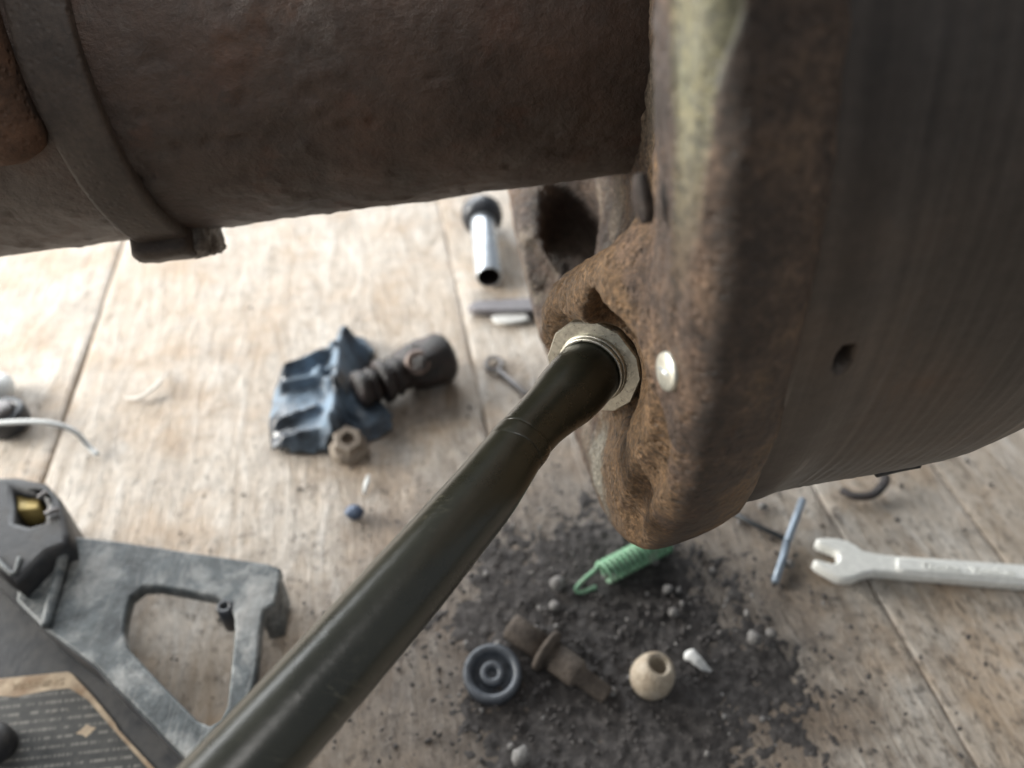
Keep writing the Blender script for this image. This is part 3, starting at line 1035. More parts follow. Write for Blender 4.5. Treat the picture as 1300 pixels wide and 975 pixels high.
# dents
d -= 0.0012 * np.clip(fnoise(co, 150, 2, 77) - 0.35, 0, 1)
co2 = co + nrm * d[:, None]
me.vertices.foreach_set('co', co2.ravel())
me.update()
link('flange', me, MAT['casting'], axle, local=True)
from mathutils.bvhtree import BVHTree
fl_v = [v.co.copy() for v in me.vertices]
fl_bvh = BVHTree.FromPolygons(fl_v, [tuple(p.vertices) for p in me.polygons])
def on_flange(px, py):
    o = AX_I @ CAMP
    d = (at_depth(px, py, 1.0) - CAMP)
    d = (AX_I.to_3x3() @ d).normalized()
    return fl_bvh.ray_cast(o, d)[:2]

del Ag, Vg, Wg, RHO, A0, T, D, web, sf, q_, t0_

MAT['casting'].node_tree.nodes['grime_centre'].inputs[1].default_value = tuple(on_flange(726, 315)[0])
MAT['casting'].node_tree.nodes['pale_centre'].inputs[1].default_value = tuple(on_flange(757, 588)[0])

# ---- drum
ca = [0.030, 0.046, 0.0525, 0.056, 0.062, 0.075, 0.090, 0.105, 0.120, 0.135, 0.152, 0.170, 0.190, 0.205, 0.212, 0.214]
cr = [0.138, 0.1405, 0.1410, 0.1400, 0.1390, 0.1385, 0.1380, 0.1364, 0.1300, 0.1205, 0.1110, 0.1000, 0.0900, 0.0650, 0.0300, 0.001]
tt = np.linspace(0, len(ca) - 1, 220)
pa = np.interp(tt, np.arange(len(ca)), ca)
pr = np.interp(tt, np.arange(len(cr)), cr)
ker = np.hanning(25)
ker /= ker.sum()
pa = np.convolve(np.pad(pa, 12, 'edge'), ker, 'valid')
pr = np.convolve(np.pad(pr, 12, 'edge'), ker, 'valid')
hole = np.array(on_cyl(1067, 445, 0.139))
def drum_disp(P):
    d = 0.0004 * fnoise(P, 60, 3, 41)
    q = (P - hole)
    t = np.array([0, -hole[2], hole[1]]) / np.hypot(hole[1], hole[2])
    x = q[:, 0] / 0.0015
    y = (q @ t) / 0.0026
    e = x * x + y * y
    d = d - 0.0065 * np.clip(1.4 - e, 0, 1) * (np.abs(q).max(1) < 0.02)
    # shallow turned lines
    d = d + 0.00012 * np.sin(P[:, 0] * 2400) * (P[:, 0] > 0.06)
    return d
link('drum', revolve(pa, pr, 900, drum_disp), MAT['drum'], axle, local=True)

# ---- dark lip at the lower edge of the drum
lp = [Vector(on_cyl(x, y, 0.1372)) for x, y in ((1112, 601), (1128, 597), (1145, 593), (1166, 589))]
link('drum_clip', tube(bez(lp, 4), 0.0011, 8), MAT['plastic_clean'], axle, local=True)

# ---- screw head on the rim shoulder
sc_c, sc_n = on_flange(851, 471)
vw = (AX_I @ CAMP - sc_c).normalized()
eh = Vector((-1, 0, 0)) + vw * vw.x
sd = (vw * 0.46 + eh.normalized() * 0.888).normalized()
sc_c = sc_c + sd * 0.0006
scr = link('screw_head', lathe([(0.0027, -0.0022), (0.0032, -0.0014), (0.0032, 0.0000), (0.0031, 0.0003), (0.0029, 0.00042), (0.0003, 0.00048)], 40, sc_c, sd), MAT['zinc'], axle, local=True)
sx, sy, sz = frame_from_axis(sd)
ang = R(62)
dirv = (sx * math.cos(ang) + sy * math.sin(ang))
cc = Vector(sc_c) + sz * 0.0005
link('screw_slot', tube([cc - dirv * 0.0014, cc + dirv * 0.0016], 0.00022, 6), MAT['bright'], scr, local=True)

# ---- weld lump hanging at the rim edge under the tube
wq = on_flange(842, 255)[0]
wd = wq.x and (AX_M @ wq - CAMP).dot(FW_)
wl = [axl(812, 222, wd), axl(815, 243, wd), axl(819, 266, wd), axl(821, 283, wd)]
link('weld_drip', tube(bez(wl, 5), [0.0009 + 0.0006 * math.sin(math.pi * min(1, i / 15)) for i in range(16)], 14), MAT['weld'], axle, local=True)

# ------------------------------------------------------------------ rod with its lock nut
NUT_W = AX_M @ NUT_C
ND_W = (AX_M.to_3x3() @ ND).normalized()
rod = empty('control_rod', NUT_W, label='dark olive rod screwed into the rusty flange, running to the lower left corner', cat='rod')
L = (ROD_END - NUT_C).length
OFFD = (X_ * 0.73 - UP_ * 0.68)
OFFD = (OFFD - ND_W * OFFD.dot(ND_W)).normalized()
def sweep(table):
    pts = bez([NUT_W + ND_W * h + OFFD * o for r_, h, o in table], 6)
    rr_ = bez([(r_, 0, 0) for r_, h, o in table], 6)
    return tube(pts, [q.x for q in rr_], 72)
link('rod_body', sweep([(0.0072, -0.004, 0), (0.0077, 0.0035, 0), (0.0078, 0.0080, 0), (0.0075, 0.013, 0), (0.0067, 0.0180, -0.0002), (0.00615, 0.0235, -0.0004), (0.0061, 0.0300, -0.0003)]), MAT['rod'], rod)
link('sleeve', sweep([(0.0058, 0.0290, -0.0003), (0.00615, 0.0292, -0.0003), (0.0064, 0.0298, -0.0002), (0.0064, 0.0322, -0.0001), (0.0063, 0.0330, 0.0), (0.00665, 0.0385, 0.0006), (0.0070, 0.046, 0.0013), (0.0072, 0.058, 0.0018), (0.0074, 0.069, 0.0022), (0.0074, 0.083, 0.0025), (0.0074, 0.10, 0.0027), (0.0074, 0.20, 0.0029)]), MAT['rod'], rod)
# nut: thin hexagon with chamfered corners, edges catching light
NN_W = (AX_M.to_3x3() @ NN).normalized()
nx_, ny_, nz_ = frame_from_axis(NN_W)
def hex_ring(rc, chamfer, h, rot):
    out = []
    for k in range(6):
        for s_ in (-chamfer, chamfer):
            t = rot + math.pi / 3 * k + s_
            out.append(NUT_W + nx_ * rc * math.cos(t) + ny_ * rc * math.sin(t) + nz_ * h)
    return out
Vn = hex_ring(0.0112, R(13), -0.0008, 0.35) + hex_ring(0.0118, R(13), 0.0000, 0.35) + hex_ring(0.0118, R(13), 0.0017, 0.35) + hex_ring(0.0115, R(13), 0.0021, 0.35)
inn = []
for k in range(12):
    t = 0.35 + math.pi / 3 * (k // 2) + (R(13) if k % 2 else -R(13))
    inn.append(NUT_W + nx_ * 0.0079 * math.cos(t) + ny_ * 0.0079 * math.sin(t) + nz_ * 0.0021)
Vn += inn
Fn = []
for l in range(4):
    for k in range(12):
        Fn.append((l * 12 + k, l * 12 + (k + 1) % 12, (l + 1) * 12 + (k + 1) % 12, (l + 1) * 12 + k))
Fn.append(tuple(reversed(range(12))))
link('lock_nut', mesh_of(Vn, Fn), MAT['nut'], rod, smooth=False)
def ring_at(h, r, rr_):
    return tube([NUT_W + nx_ * r * math.cos(t) + ny_ * r * math.sin(t) + nz_ * h for t in [2 * math.pi * i / 60 for i in range(60)]], rr_, 8, closed=True)
link('thread_ring', ring_at(0.0024, 0.0080, 0.0005), MAT['nut'], rod)
link('thread_ring', ring_at(0.0036, 0.00775, 0.00045), MAT['nut'], rod)

# ------------------------------------------------------------------ things on the floor
def lying(px0, py0, px1, py1, z):
    return at(px0, py0, z), at(px1, py1, z)


# ---- crumpled black rubber boot: ridged sheet
def crumpled(name, outline, ridges, res, mat, zbase=0.001, zmax=0.02, lbl=None, cat=None):
    O = [at(x, y, 0.004) for x, y in outline]
    ox = np.array([p.x for p in O])
    oy = np.array([p.y for p in O])
    xs = np.arange(ox.min() - res, ox.max() + res, res)
    ys = np.arange(oy.min() - res, oy.max() + res, res)
    Xg, Yg = np.meshgrid(xs, ys, indexing='ij')
    P = np.stack([Xg.ravel(), Yg.ravel()], 1)
    n = len(O)
    ins = np.zeros(len(P), bool)
    dmin = np.full(len(P), 9.0)
    for i in range(n):
        x0, y0, x1, y1 = ox[i], oy[i], ox[(i + 1) % n], oy[(i + 1) % n]
        c = ((y0 > P[:, 1]) != (y1 > P[:, 1]))
        xi = (x1 - x0) * (P[:, 1] - y0) / (y1 - y0 + 1e-12) + x0
        ins ^= c & (P[:, 0] < xi)
        d = np.array([x1 - x0, y1 - y0])
        t = np.clip(((P - [x0, y0]) @ d) / (d @ d), 0, 1)
        dmin = np.minimum(dmin, np.hypot(P[:, 0] - x0 - t * d[0], P[:, 1] - y0 - t * d[1]))
    Z = zbase + 0.006 * (1 - np.exp(-dmin / 0.004))
    P3 = np.concatenate([P, np.zeros((len(P), 1))], 1)
    for (xa, ya, xb, yb, hgt, wid) in ridges:
        a, b = at(xa, ya, 0.008), at(xb, yb, 0.008)
        d = np.array([b.x - a.x, b.y - a.y])
        t = np.clip(((P - [a.x, a.y]) @ d) / (d @ d), 0, 1)
        q = np.hypot(P[:, 0] - a.x - t * d[0], P[:, 1] - a.y - t * d[1])
        Z += hgt * np.exp(-(q / wid) ** 2)
    Z += 0.0012 * fnoise(P3, 130, 3, 61)
    Z = np.maximum(Z, 0.0004)
    Z = np.where(ins, Z, Z * 0.0 + 0.0004)
    idx = np.arange(Xg.size).reshape(Xg.shape)
    Q = np.stack([idx[:-1, :-1], idx[1:, :-1], idx[1:, 1:], idx[:-1, 1:]], -1).reshape(-1, 4)
    Q = Q[ins[Q].sum(1) >= 3]
    V = np.concatenate([P, Z[:, None]], 1)
    used = np.unique(Q)
    rm = np.full(len(V), -1)
    rm[used] = np.arange(len(used))
    me = mesh_np(V[used], rm[Q])
    o = link(name, me, mat)
    md = o.modifiers.new('thickness', 'SOLIDIFY')
    md.thickness = 0.0012
    md.offset = -1
    tag(o, lbl, cat)
    return o


crumpled('rubber_boot',
         [(343, 567), (339, 530), (347, 488), (356, 464), (400, 440), (428, 432), (440, 419), (462, 424), (477, 442), (470, 458), (452, 470), (470, 490), (497, 520), (498, 540), (470, 552), (430, 566), (385, 572)],
         [(436, 428, 424, 556, 0.010, 0.0042), (362, 470, 424, 452, 0.007, 0.0022), (358, 492, 420, 480, 0.006, 0.0022), (400, 474, 428, 500, 0.005, 0.0018),
          (350, 535, 400, 520, 0.004, 0.003), (360, 555, 418, 545, 0.004, 0.003), (445, 432, 470, 446, 0.006, 0.003), (440, 500, 470, 540, -0.003, 0.006)],
         0.0009, MAT['boot'], lbl='crumpled black rubber boot lying under the rusty joint on the floor', cat='rubber boot')

# ---- universal joint, dark rust, resting on the boot
A, B = at(462, 494, 0.012), at(566, 452, 0.011)
uj = empty('universal_joint', A, label='dark rusty universal joint lying half on the crumpled rubber boot', cat='universal joint')
ax = (B - A).normalized()
LL = (B - A).length
link('shaft_stub', lathe([(0.0060, -0.004), (0.0090, -0.0035), (0.0096, -0.002), (0.0096, 0.0008), (0.0090, 0.0012), (0.0078, 0.0016), (0.0078, 0.0030), (0.0090, 0.0034), (0.0092, 0.0048), (0.0075, 0.0056), (0.0072, 0.010)], 36, A, ax, jitter=0.0004), MAT['dark_rust'], uj)
link('collar', lathe([(0.0076, 0.0082), (0.0106, 0.0086), (0.0110, 0.0095), (0.0110, 0.0122), (0.0104, 0.0128), (0.0084, 0.0134), (0.0084, 0.0155), (0.0100, 0.0160), (0.0102, 0.0175), (0.0088, 0.0182), (0.0088, 0.022)], 36, A, ax, jitter=0.0004), MAT['dark_rust'], uj)
mid = A + ax * (LL * 0.68)
link('yoke', blob(mid + Vector((0, 0, 0.001)), (0.0140, 0.0115, 0.0115), 3, 4, 0.22), MAT['dark_rust'], uj)
link('yoke_end', lathe([(0.006, LL * 0.55), (0.0110, LL * 0.62), (0.0126, LL * 0.80), (0.0128, LL * 0.96), (0.0110, LL * 1.02), (0.003, LL * 1.04)], 36, A, ax, jitter=0.0007), MAT['dark_rust'], uj)
capd = (CAMP - mid).normalized() * 0.8 + Vector((-0.1, -0.2, 0.5))
link('bearing_cap', lathe([(0.0062, 0.006), (0.0062, 0.0115), (0.0056, 0.0122), (0.0028, 0.0124), (0.0026, 0.0118), (0.0004, 0.0118)], 32, mid, capd, jitter=0.0003), MAT['cap_steel'], uj)
capd2 = ax.cross(capd).normalized() + Vector((0, 0, 0.35))
link('bearing_cap', lathe([(0.0058, 0.006), (0.0058, 0.0122), (0.0050, 0.0128), (0.0004, 0.0130)], 32, mid + ax * 0.004, -capd2, jitter=0.0003), MAT['dark_rust'], uj)

# ---- flanged hex nut standing by the boot
c = at(443, 572, 0.0)
fn = empty('flange_nut', c, label='dusty brown hexagon nut with round flange, standing in front of the rubber boot', cat='nut')
axn = Vector((0.12, -0.25, 1.0)).normalized()
link('flange', lathe([(0.0078, 0.0003), (0.0088, 0.002), (0.0088, 0.0036), (0.0078, 0.0056), (0.0062, 0.0068)], 40, c, axn, jitter=0.0003), MAT['dull_nut'], fn)
x1, y1, z1 = frame_from_axis(axn)
hv = []
for h_, r_ in ((0.006, 0.0070), (0.0112, 0.0070), (0.0120, 0.0062), (0.0120, 0.0034), (0.009, 0.0033)):
    for k in range(6):
        t = 0.3 + k * math.pi / 3
        hv.append(c + x1 * r_ * math.cos(t) + y1 * r_ * math.sin(t) + z1 * h_)
hf = []
for l in range(4):
    for k in range(6):
        hf.append((l * 6 + k, l * 6 + (k + 1) % 6, (l + 1) * 6 + (k + 1) % 6, (l + 1) * 6 + k))
hf += [tuple(reversed(range(6))), tuple(range(24, 30))]
link('hexagon', mesh_of(hv, hf), MAT['dull_nut'], fn, smooth=False)

# ---- eye pin
ec = at(627, 462, 0.0012)
ringp = [ec + Vector((0.0042 * math.cos(t), 0.0050 * math.sin(t), 0)) for t in [2 * math.pi * i / 32 for i in range(32)]]
ep = empty('eye_pin', ec, label='small grey steel eye pin with a ring head lying near the rod', cat='pin')
link('eye', tube(ringp, 0.0011, 8, closed=True), MAT['steel'], ep)
s_, e_ = at(633, 470, 0.0012), at(690, 520, 0.0012)
link('shank', tube([s_, s_.lerp(e_, 0.5), e_], 0.0013, 8), MAT['steel'], ep)

# ---- bright steel sleeve tube with a dark flange, lying under the axle tube
e0 = at(621, 352, 0.0078)
e1 = at(612, 274, 0.0125)
sv = empty('sleeve_tube', (e1.x, e1.y, 0), label='bright bluish zinc tube with a dark flange, lying open end forward below the axle tube', cat='tube')
axs = (e0 - e1).normalized()
Ls = (e0 - e1).length
link('barrel', lathe([(0.0040, 0.002), (0.0073, 0.002), (0.0076, 0.004), (0.0076, Ls - 0.0008), (0.0073, Ls), (0.0068, Ls), (0.0066, Ls - 0.0006)], 48, e1, axs, cap=False), MAT['bright'], sv)
link('bore', lathe([(0.00665, Ls + 0.0000), (0.0064, Ls - 0.0008), (0.0063, Ls * 0.3), (0.001, Ls * 0.29)], 48, e1, axs, cap=False), MAT['dark_rust'], sv)  # dark material paints the shade inside the bore; the barrel itself is zinc
link('flange', lathe([(0.004, -0.006), (0.0115, -0.006), (0.0128, -0.004), (0.0128, 0.003), (0.0115, 0.0055), (0.0080, 0.007)], 48, e1, axs), MAT['rubber'], sv)

# ---- thin blade behind the flange and pale chip beneath it
pb = [at(x, y, 0.005) for x, y in ((594, 388), (604, 381), (640, 379), (680, 377), (700, 380), (700, 393), (660, 394), (620, 394), (602, 393))]
o = link('flat_blade', poly_prism(pb, 0.0005, 0.005, bevel=0.0008), mat_plain('dull_violet_grey', (0.20, 0.19, 0.20), 0.5, 0.3, 0.2, 300))
tag(o, 'flat dark grey metal strip with a rounded end, poking out behind the casting', 'metal strip')
pb = [at(x, y, 0.002) for x, y in ((624, 402), (640, 398), (668, 398), (672, 406), (650, 410), (628, 409))]
o = link('pale_chip', poly_prism(pb, 0.0004, 0.0025, bevel=0.0006), MAT['white'])
tag(o, 'pale flat chip in front of the dark grey metal strip', 'chip')

# ---- left edge: bushing, white cable tie, white cap
bc = at(12, 540, 0)
o = empty('bushing', bc, label='dark grey round bushing at the left edge under the white strip', cat='bushing')
link('shell', lathe([(0.0095, 0.0003), (0.0102, 0.002), (0.0102, 0.008), (0.0095, 0.010), (0.0066, 0.010), (0.0060, 0.009), (0.0058, 0.003)], 40, bc, (0, 0, 1)), MAT['rubber'], o)
link('core', lathe([(0.0056, 0.001), (0.0056, 0.0115), (0.0048, 0.0123), (0.001, 0.0125)], 32, bc, (0, 0, 1)), MAT['steel'], o)
pts = bez([at(-60, 545, 0.016), at(0, 537, 0.016), at(55, 536, 0.014), at(92, 546, 0.009), at(112, 566, 0.003), at(124, 578, 0.0012)], 8)
o = link('cable_tie', tube(pts, 0.0016, 10, flat=0.45), MAT['nylon'])
tag(o, 'white nylon cable tie curving over the dark bushing at the left edge', 'cable tie')
o = link('white_cap', blob(at(-14, 500, 0.006), (0.011, 0.014, 0.0075), 5, 3, 0.05), MAT['nylon'])
tag(o, 'glossy white rounded cap cut by the left edge above the cable tie', 'cap')

# ---- raised arc added in place of a glossy dent in the boards
pts = bez([at(158, 505, 0.0008), at(178, 504, 0.002), at(198, 490, 0.0035), at(212, 472, 0.0015)], 8)
o = link('wood_sliver', tube(pts, [0.0004 + 0.0012 * math.sin(math.pi * i / (len(pts) - 1)) for i in range(len(pts))], 8, flat=0.4), mat_plain('pale_wood_sliver', (0.56, 0.52, 0.47), 0.5, 0, 0.1, 200))
tag(o, 'pale curved sliver lying on the boards left of the rubber boot', 'sliver')

# ---- small bits
o = link('blue_bead', blob(at(450, 650, 0.003), (0.0040, 0.0034, 0.0030), 2, 3, 0.2), mat_plain('dark_blue_bead', (0.07, 0.10, 0.16), 0.4, 0, 0.3, 300))
tag(o, 'small dark blue lump alone on the floorboards left of the rod', 'lump')
pts = [at(462, 626, 0.0009), at(466, 612, 0.0015), at(468, 603, 0.0010)]
o = link('plastic_shred', tube(pts, [0.0008, 0.0013, 0.0008], 8, flat=0.5), MAT['nylon'])
tag(o, 'short white plastic shred on the boards above the dark blue lump', 'shred')

# ---- green spring
cA, cB = at(766, 728, 0.0052), at(846, 686, 0.0052)
sp = empty('spring', at(766, 728, 0), label='green painted coil spring lying under the rusty flange', cat='spring')
sx_, sy_, sz_ = frame_from_axis(cB - cA)
Lc = (cB - cA).length
turns = 13
pts = []
N = turns * 20
for i in range(N + 1):
    t = 2 * math.pi * i / 20
    pts.append(cA + sz_ * (Lc * i / N) + sx_ * 0.0044 * math.cos(t) + sy_ * 0.0044 * math.sin(t))
link('coil', tube(pts, 0.00085, 8, hint=sz_), MAT['spring'], sp)
hk = bez([pts[0], at(757, 722, 0.0075), at(740, 737, 0.004), at(731, 748, 0.0020), at(738, 752, 0.0014), at(750, 748, 0.0016), at(757, 745, 0.002)], 8)
link('hook', tube(hk, 0.0009, 8), MAT['spring'], sp)

# ---- dirt-caked flange bolt
b0, b1_ = at(654, 798, 0.006), at(772, 884, 0.003)
fb = empty('flange_bolt', (b0.x, b0.y, 0), label='dirt caked bolt with a round collar lying in the oily crumbs', cat='bolt')
axb = (b1_ - b0).normalized()
Lb = (b1_ - b0).length
link('head', lathe([(0.0030, -0.0022), (0.0046, -0.002), (0.0050, 0.0), (0.0050, Lb * 0.34)], 32, b0, axb, jitter=0.0003), MAT['dirty_bolt'], fb)
link('collar', lathe([(0.005, Lb * 0.31), (0.0080, Lb * 0.325), (0.0083, Lb * 0.35), (0.0080, Lb * 0.375), (0.0055, Lb * 0.40)], 40, b0, axb, jitter=0.0003), MAT['dirty_bolt'], fb)
link('shank', lathe([(0.0054, Lb * 0.38), (0.0052, Lb * 0.66), (0.0048, Lb * 0.70), (0.0036, Lb * 0.72), (0.0034, Lb * 0.98), (0.0028, Lb)], 32, b0, axb, jitter=0.00015), MAT['dirty_bolt'], fb)

# ---- rubber cup seal
rc = at(625, 861, 0)
rs = empty('cup_seal', rc, label='black rubber ring seal with a holed hub in its middle, left of the bolt', cat='seal')
rax = Vector((0.02, -0.12, 1))
link('outer_ring', lathe([(0.0094, 0.0003), (0.0103, 0.0010), (0.0106, 0.0050), (0.0104, 0.0062), (0.0097, 0.0068), (0.0087, 0.0068), (0.0078, 0.0062), (0.0074, 0.0052), (0.0072, 0.0026), (0.0040, 0.0024)], 64, rc, rax), MAT['seal'], rs)
link('hub', lathe([(0.0046, 0.0020), (0.0045, 0.0052), (0.0040, 0.0060), (0.0030, 0.0062), (0.0021, 0.0057), (0.0017, 0.0048), (0.0016, 0.0010)], 40, rc, rax), MAT['seal'], rs)

# ---- beige cone nut
cc_ = at(822, 868, 0.0)
ca_ = Vector((0.20, 0.02, 1)).normalized()
cn = empty('cone_bushing', cc_, label='beige tapered bushing with a dark hole in its top, right of the bolt', cat='bushing')
link('cone', lathe([(0.0046, 0.0002), (0.0070, 0.0012), (0.0077, 0.0036), (0.0077, 0.0064), (0.0071, 0.0094), (0.0060, 0.0122), (0.0049, 0.0136), (0.0041, 0.0139), (0.0032, 0.0134), (0.0029, 0.0120), (0.0028, 0.0040)], 48, cc_, ca_, jitter=0.0002), MAT['ceramic'], cn)

# ---- white crumb of paper
pts = bez([at(871, 829, 0.0015), at(880, 834, 0.003), at(892, 845, 0.0022), at(903, 852, 0.001)], 5)
o = link('paper_scrap', tube(pts, [0.0012, 0.0020, 0.0026, 0.0029, 0.0027, 0.0024, 0.0022, 0.0024, 0.0022, 0.0018, 0.0020, 0.0016, 0.0013, 0.0010, 0.0008, 0.0006], 10, flat=0.6), MAT['white'])
tag(o, 'torn scrap of white paper on the oily crumbs right of the cone', 'paper scrap')

# ---- crossed pins
o = link('steel_pin', tube([at(1019, 635, 0.0045), at(1009, 662, 0.0046), at(1001, 684, 0.0042), at(999.5, 687, 0.0040)], 0.0016, 12), MAT['pin_blue'])
tag(o, 'upper blue grey pin pointing up from the crossing beside the spanner jaws', 'pin')
o = link('steel_pin', tube([at(999, 689, 0.0028), at(993, 712, 0.0024), at(984, 739, 0.0020)], 0.00155, 12), MAT['pin_blue'])
tag(o, 'lower blue grey pin pointing down from the crossing beside the spanner jaws', 'pin')
o = link('steel_pin', tube([at(920, 645, 0.0012), at(960, 667, 0.0012), at(1001, 686, 0.0012)], 0.00105, 10), MAT['pin_dark'])
tag(o, 'thin dark pin leading from under the rusty flange to the blue grey pins', 'pin')

# ---- spanner
sp_o = empty('spanner', at(1090, 716, 0), label='bright chrome open ended spanner lying on the boards at the right', cat='spanner')
outline = [(1038, 683), (1050, 682), (1064, 683), (1077, 686), (1088, 692), (1096, 698), (1112, 702), (1130, 704.5), (1150, 706), (1420, 724),
           (1420, 752), (1150, 729), (1130, 727), (1110, 726), (1096, 729), (1086, 733.5), (1074, 735), (1064, 733), (1050, 725), (1038, 718), (1033, 713), (1034, 710), (1040, 710.5), (1050, 713), (1058, 715), (1063, 712), (1065, 706), (1063, 700), (1058, 697.5), (1048, 694), (1038, 690.5), (1036, 686.5)]
ol = [at(x, y, 0.006) for x, y in outline]
sp_body = link('body', poly_prism(ol, 0.0008, 0.0062, bevel=0.0012, segs=3), MAT['chrome'], sp_o)
g0 = [at(x, y, 0.0066) for x, y in ((1138, 709), (1150, 708.5), (1420, 728), (1420, 746), (1150, 726), (1138, 724))]
link('shank', poly_prism(g0, 0.0050, 0.0072, bevel=0.0009, segs=3), MAT['chrome'], sp_o)
tm = text_mesh('Chrome - Vanadium', 0.0046, 0.00018)
ta, tb = at(1172, 722, 0.0074), at(1290, 731, 0.0074)
td = (tb - ta)
ex_ = td.normalized()
ey_ = Vector((0, 0, 1)).cross(ex_)
tw = max(v.co.x for v in tm.vertices)
k_ = td.length / tw
Mt = Matrix((
    (ex_.x * k_, ey_.x, 0, ta.x),
    (ex_.y * k_, ey_.y, 0, ta.y),
    (0, 0, 1, 0.0074),
    (0, 0, 0, 1)))
tm.transform(Mt)
link('raised_lettering', tm, MAT['chrome'], sp_o, smooth=False)

# ---- dark curved clip behind the drum
pts = bez([at(1068, 622, 0.002), at(1085, 630, 0.0025), at(1108, 628, 0.003), at(1122, 614, 0.004), at(1124, 604, 0.004)], 6)
o = link('curved_clip', tube(pts, 0.0022, 10, flat=0.6), MAT['dark_rust'])
tag(o, 'dark curved metal clip on the floor just below the drum edge', 'clip')

# ------------------------------------------------------------------ black plastic bracket with warning sticker, lower left
br = empty('plastic_bracket', at(60, 860, 0), label='dusty black plastic bracket with a cut-out and a warning sticker in the lower left corner', cat='bracket')
ZT = 0.024
plate = [at(x, y, ZT) for x, y in ((62, 672), (92, 680), (160, 688), (250, 702), (340, 715), (356, 721), (353, 748), (348, 766), (335, 774), (330, 800), (325, 860), (316, 896), (298, 914), (286, 936), (262, 970), (240, 968), (180, 906), (120, 844), (58, 800), (20, 762), (26, 720))]
holep = [at(x, y, ZT) for x, y in ((160, 776), (166, 756), (180, 745), (200, 744), (272, 757), (288, 766), (297, 782), (298, 800), (293, 850), (288, 896), (280, 914), (266, 921), (250, 914), (205, 868), (160, 820), (157, 800))]
link('plate', poly_prism(plate, ZT - 0.006, ZT, [holep], bevel=0.0010, segs=3), MAT['plastic'], br)
# wall dropping to the sticker panel
w_out = [at(x, y, ZT - 0.0004) for x, y in ((-60, 690), (20, 762), (60, 803), (120, 848), (180, 910), (240, 972), (300, 1040))]
wv, wf = [], []
for p in w_out:
    for z in (0.0005, ZT - 0.0008):
        wv.append((p.x, p.y, z))
    q = p + Vector((0.004, 0.004, 0))
    for z in (ZT - 0.0008, 0.0005):
        wv.append((q.x, q.y, z))
nW = len(w_out)
for i in range(nW - 1):
    for k in range(4):
        wf.append((i * 4 + k, i * 4 + (k + 1) % 4, (i + 1) * 4 + (k + 1) % 4, (i + 1) * 4 + k))
wf += [(0, 1, 2, 3), tuple((nW - 1) * 4 + k for k in (3, 2, 1, 0))]
me = mesh_of(wv, wf)
bmx = bmesh.new()
bmx.from_mesh(me)
bmesh.ops.recalc_face_normals(bmx, faces=bmx.faces[:])
bmx.to_mesh(me)
bmx.free()
link('side_wall', me, MAT['plastic_clean'], br, smooth=False)
# panel
pan = [at(x, y, 0.010) for x, y in ((-140, 690), (40, 735), (150, 825), (290, 965), (200, 1130), (-160, 1100))]
link('panel', poly_prism(pan, 0.0006, 0.010, bevel=0.0008), MAT['plastic_clean'], br)
# foot leg below the far end of the plate
lg = [at(x, y, ZT) for x, y in ((318, 716), (354, 722), (346, 764), (326, 770))]
link('foot', poly_prism(lg, 0.0004, ZT - 0.0055, bevel=0.0008), MAT['plastic'], br)
# screw eye at the cut-out corner
pc = at(286, 772, ZT - 0.001)
link('peg', lathe([(0.0022, -0.012), (0.0030, -0.011), (0.0030, 0.0008), (0.0025, 0.0014), (0.0014, 0.0014), (0.0012, -0.004)], 24, pc, (0, 0, 1)), MAT['rubber'], br)
# clip housing with yellowed insert
hs = [at(x, y, 0.034) for x, y in ((-30, 606), (20, 604), (58, 612), (76, 632), (86, 672), (88, 690), (60, 700), (20, 740), (-30, 700))]
hh = [at(x, y, 0.034) for x, y in ((17, 622), (30, 626), (52, 627), (58, 640), (56, 662), (38, 667), (18, 662))]
hous = link('clip_housing', poly_prism(hs, 0.0008, 0.034, [hh], bevel=0.0022, segs=3), MAT['plastic_clean'], br)
ins_ = [at(x, y, 0.030) for x, y in ((19, 628), (50, 629), (51, 646), (22, 650))]
link('insert', poly_prism(ins_, 0.018, 0.0305, bevel=0.0008), MAT['brass'], hous)
pts = [at(58, 652, 0.0352), at(66, 649, 0.0358), at(75, 647, 0.0352)]
link('clip_tooth', tube(pts, 0.0010, 8), MAT['steel'], hous)
pts = [at(49, 633, 0.0352), at(54, 628, 0.0358), at(58, 625, 0.0352)]
link('clip_tooth', tube(pts, 0.0010, 8), MAT['steel'], hous)
pts = bez([at(-10, 704, 0.0345), at(8, 722, 0.0348), at(18, 728, 0.0346), at(25, 708, 0.0345)], 5)
link('rib', tube(pts, 0.0009, 8), MAT['plastic'], hous)
pts = bez([at(84, 684, 0.0300), at(78, 716, 0.0275), at(64, 770, 0.0255), at(58, 796, 0.0250)], 6)
link('rib', tube(pts, 0.0020, 10, flat=0.8), MAT['plastic'], br)

# sticker: own local frame, x right along its top edge, y up
lo = at(-40, 866, 0.0104)
lx = (at(88, 853, 0.0104) - lo).normalized()
ly = Vector((0, 0, 1)).cross(lx)
Ms = Matrix(((lx.x, ly.x, 0, lo.x), (lx.y, ly.y, 0, lo.y), (lx.z, ly.z, 1, lo.z), (0, 0, 0, 1)))
Mi = Ms.inverted()
def loc2(x, y):
    p = Mi @ at(x, y, 0.0104)
    return (p.x, p.y)
st = bpy.data.objects.new('sticker', poly_prism([loc2(x, y) for x, y in ((-120, 876), (-40, 866), (86, 853), (92, 856), (118, 884), (146, 918), (150, 926), (205, 985), (260, 1050), (-120, 1090))], 0.0, 0.0002, bevel=0.00003, segs=1))
COL.objects.link(st)
st.data.materials.append(MAT['sticker_tan'])
st.parent = br
st.matrix_basis = br.matrix_basis.inverted() @ Ms
def on_sticker(name, me, mat, smooth=False):
    o = bpy.data.objects.new(name, me)
    COL.objects.link(o)
    me.materials.append(mat)
    o.parent = st
    return o
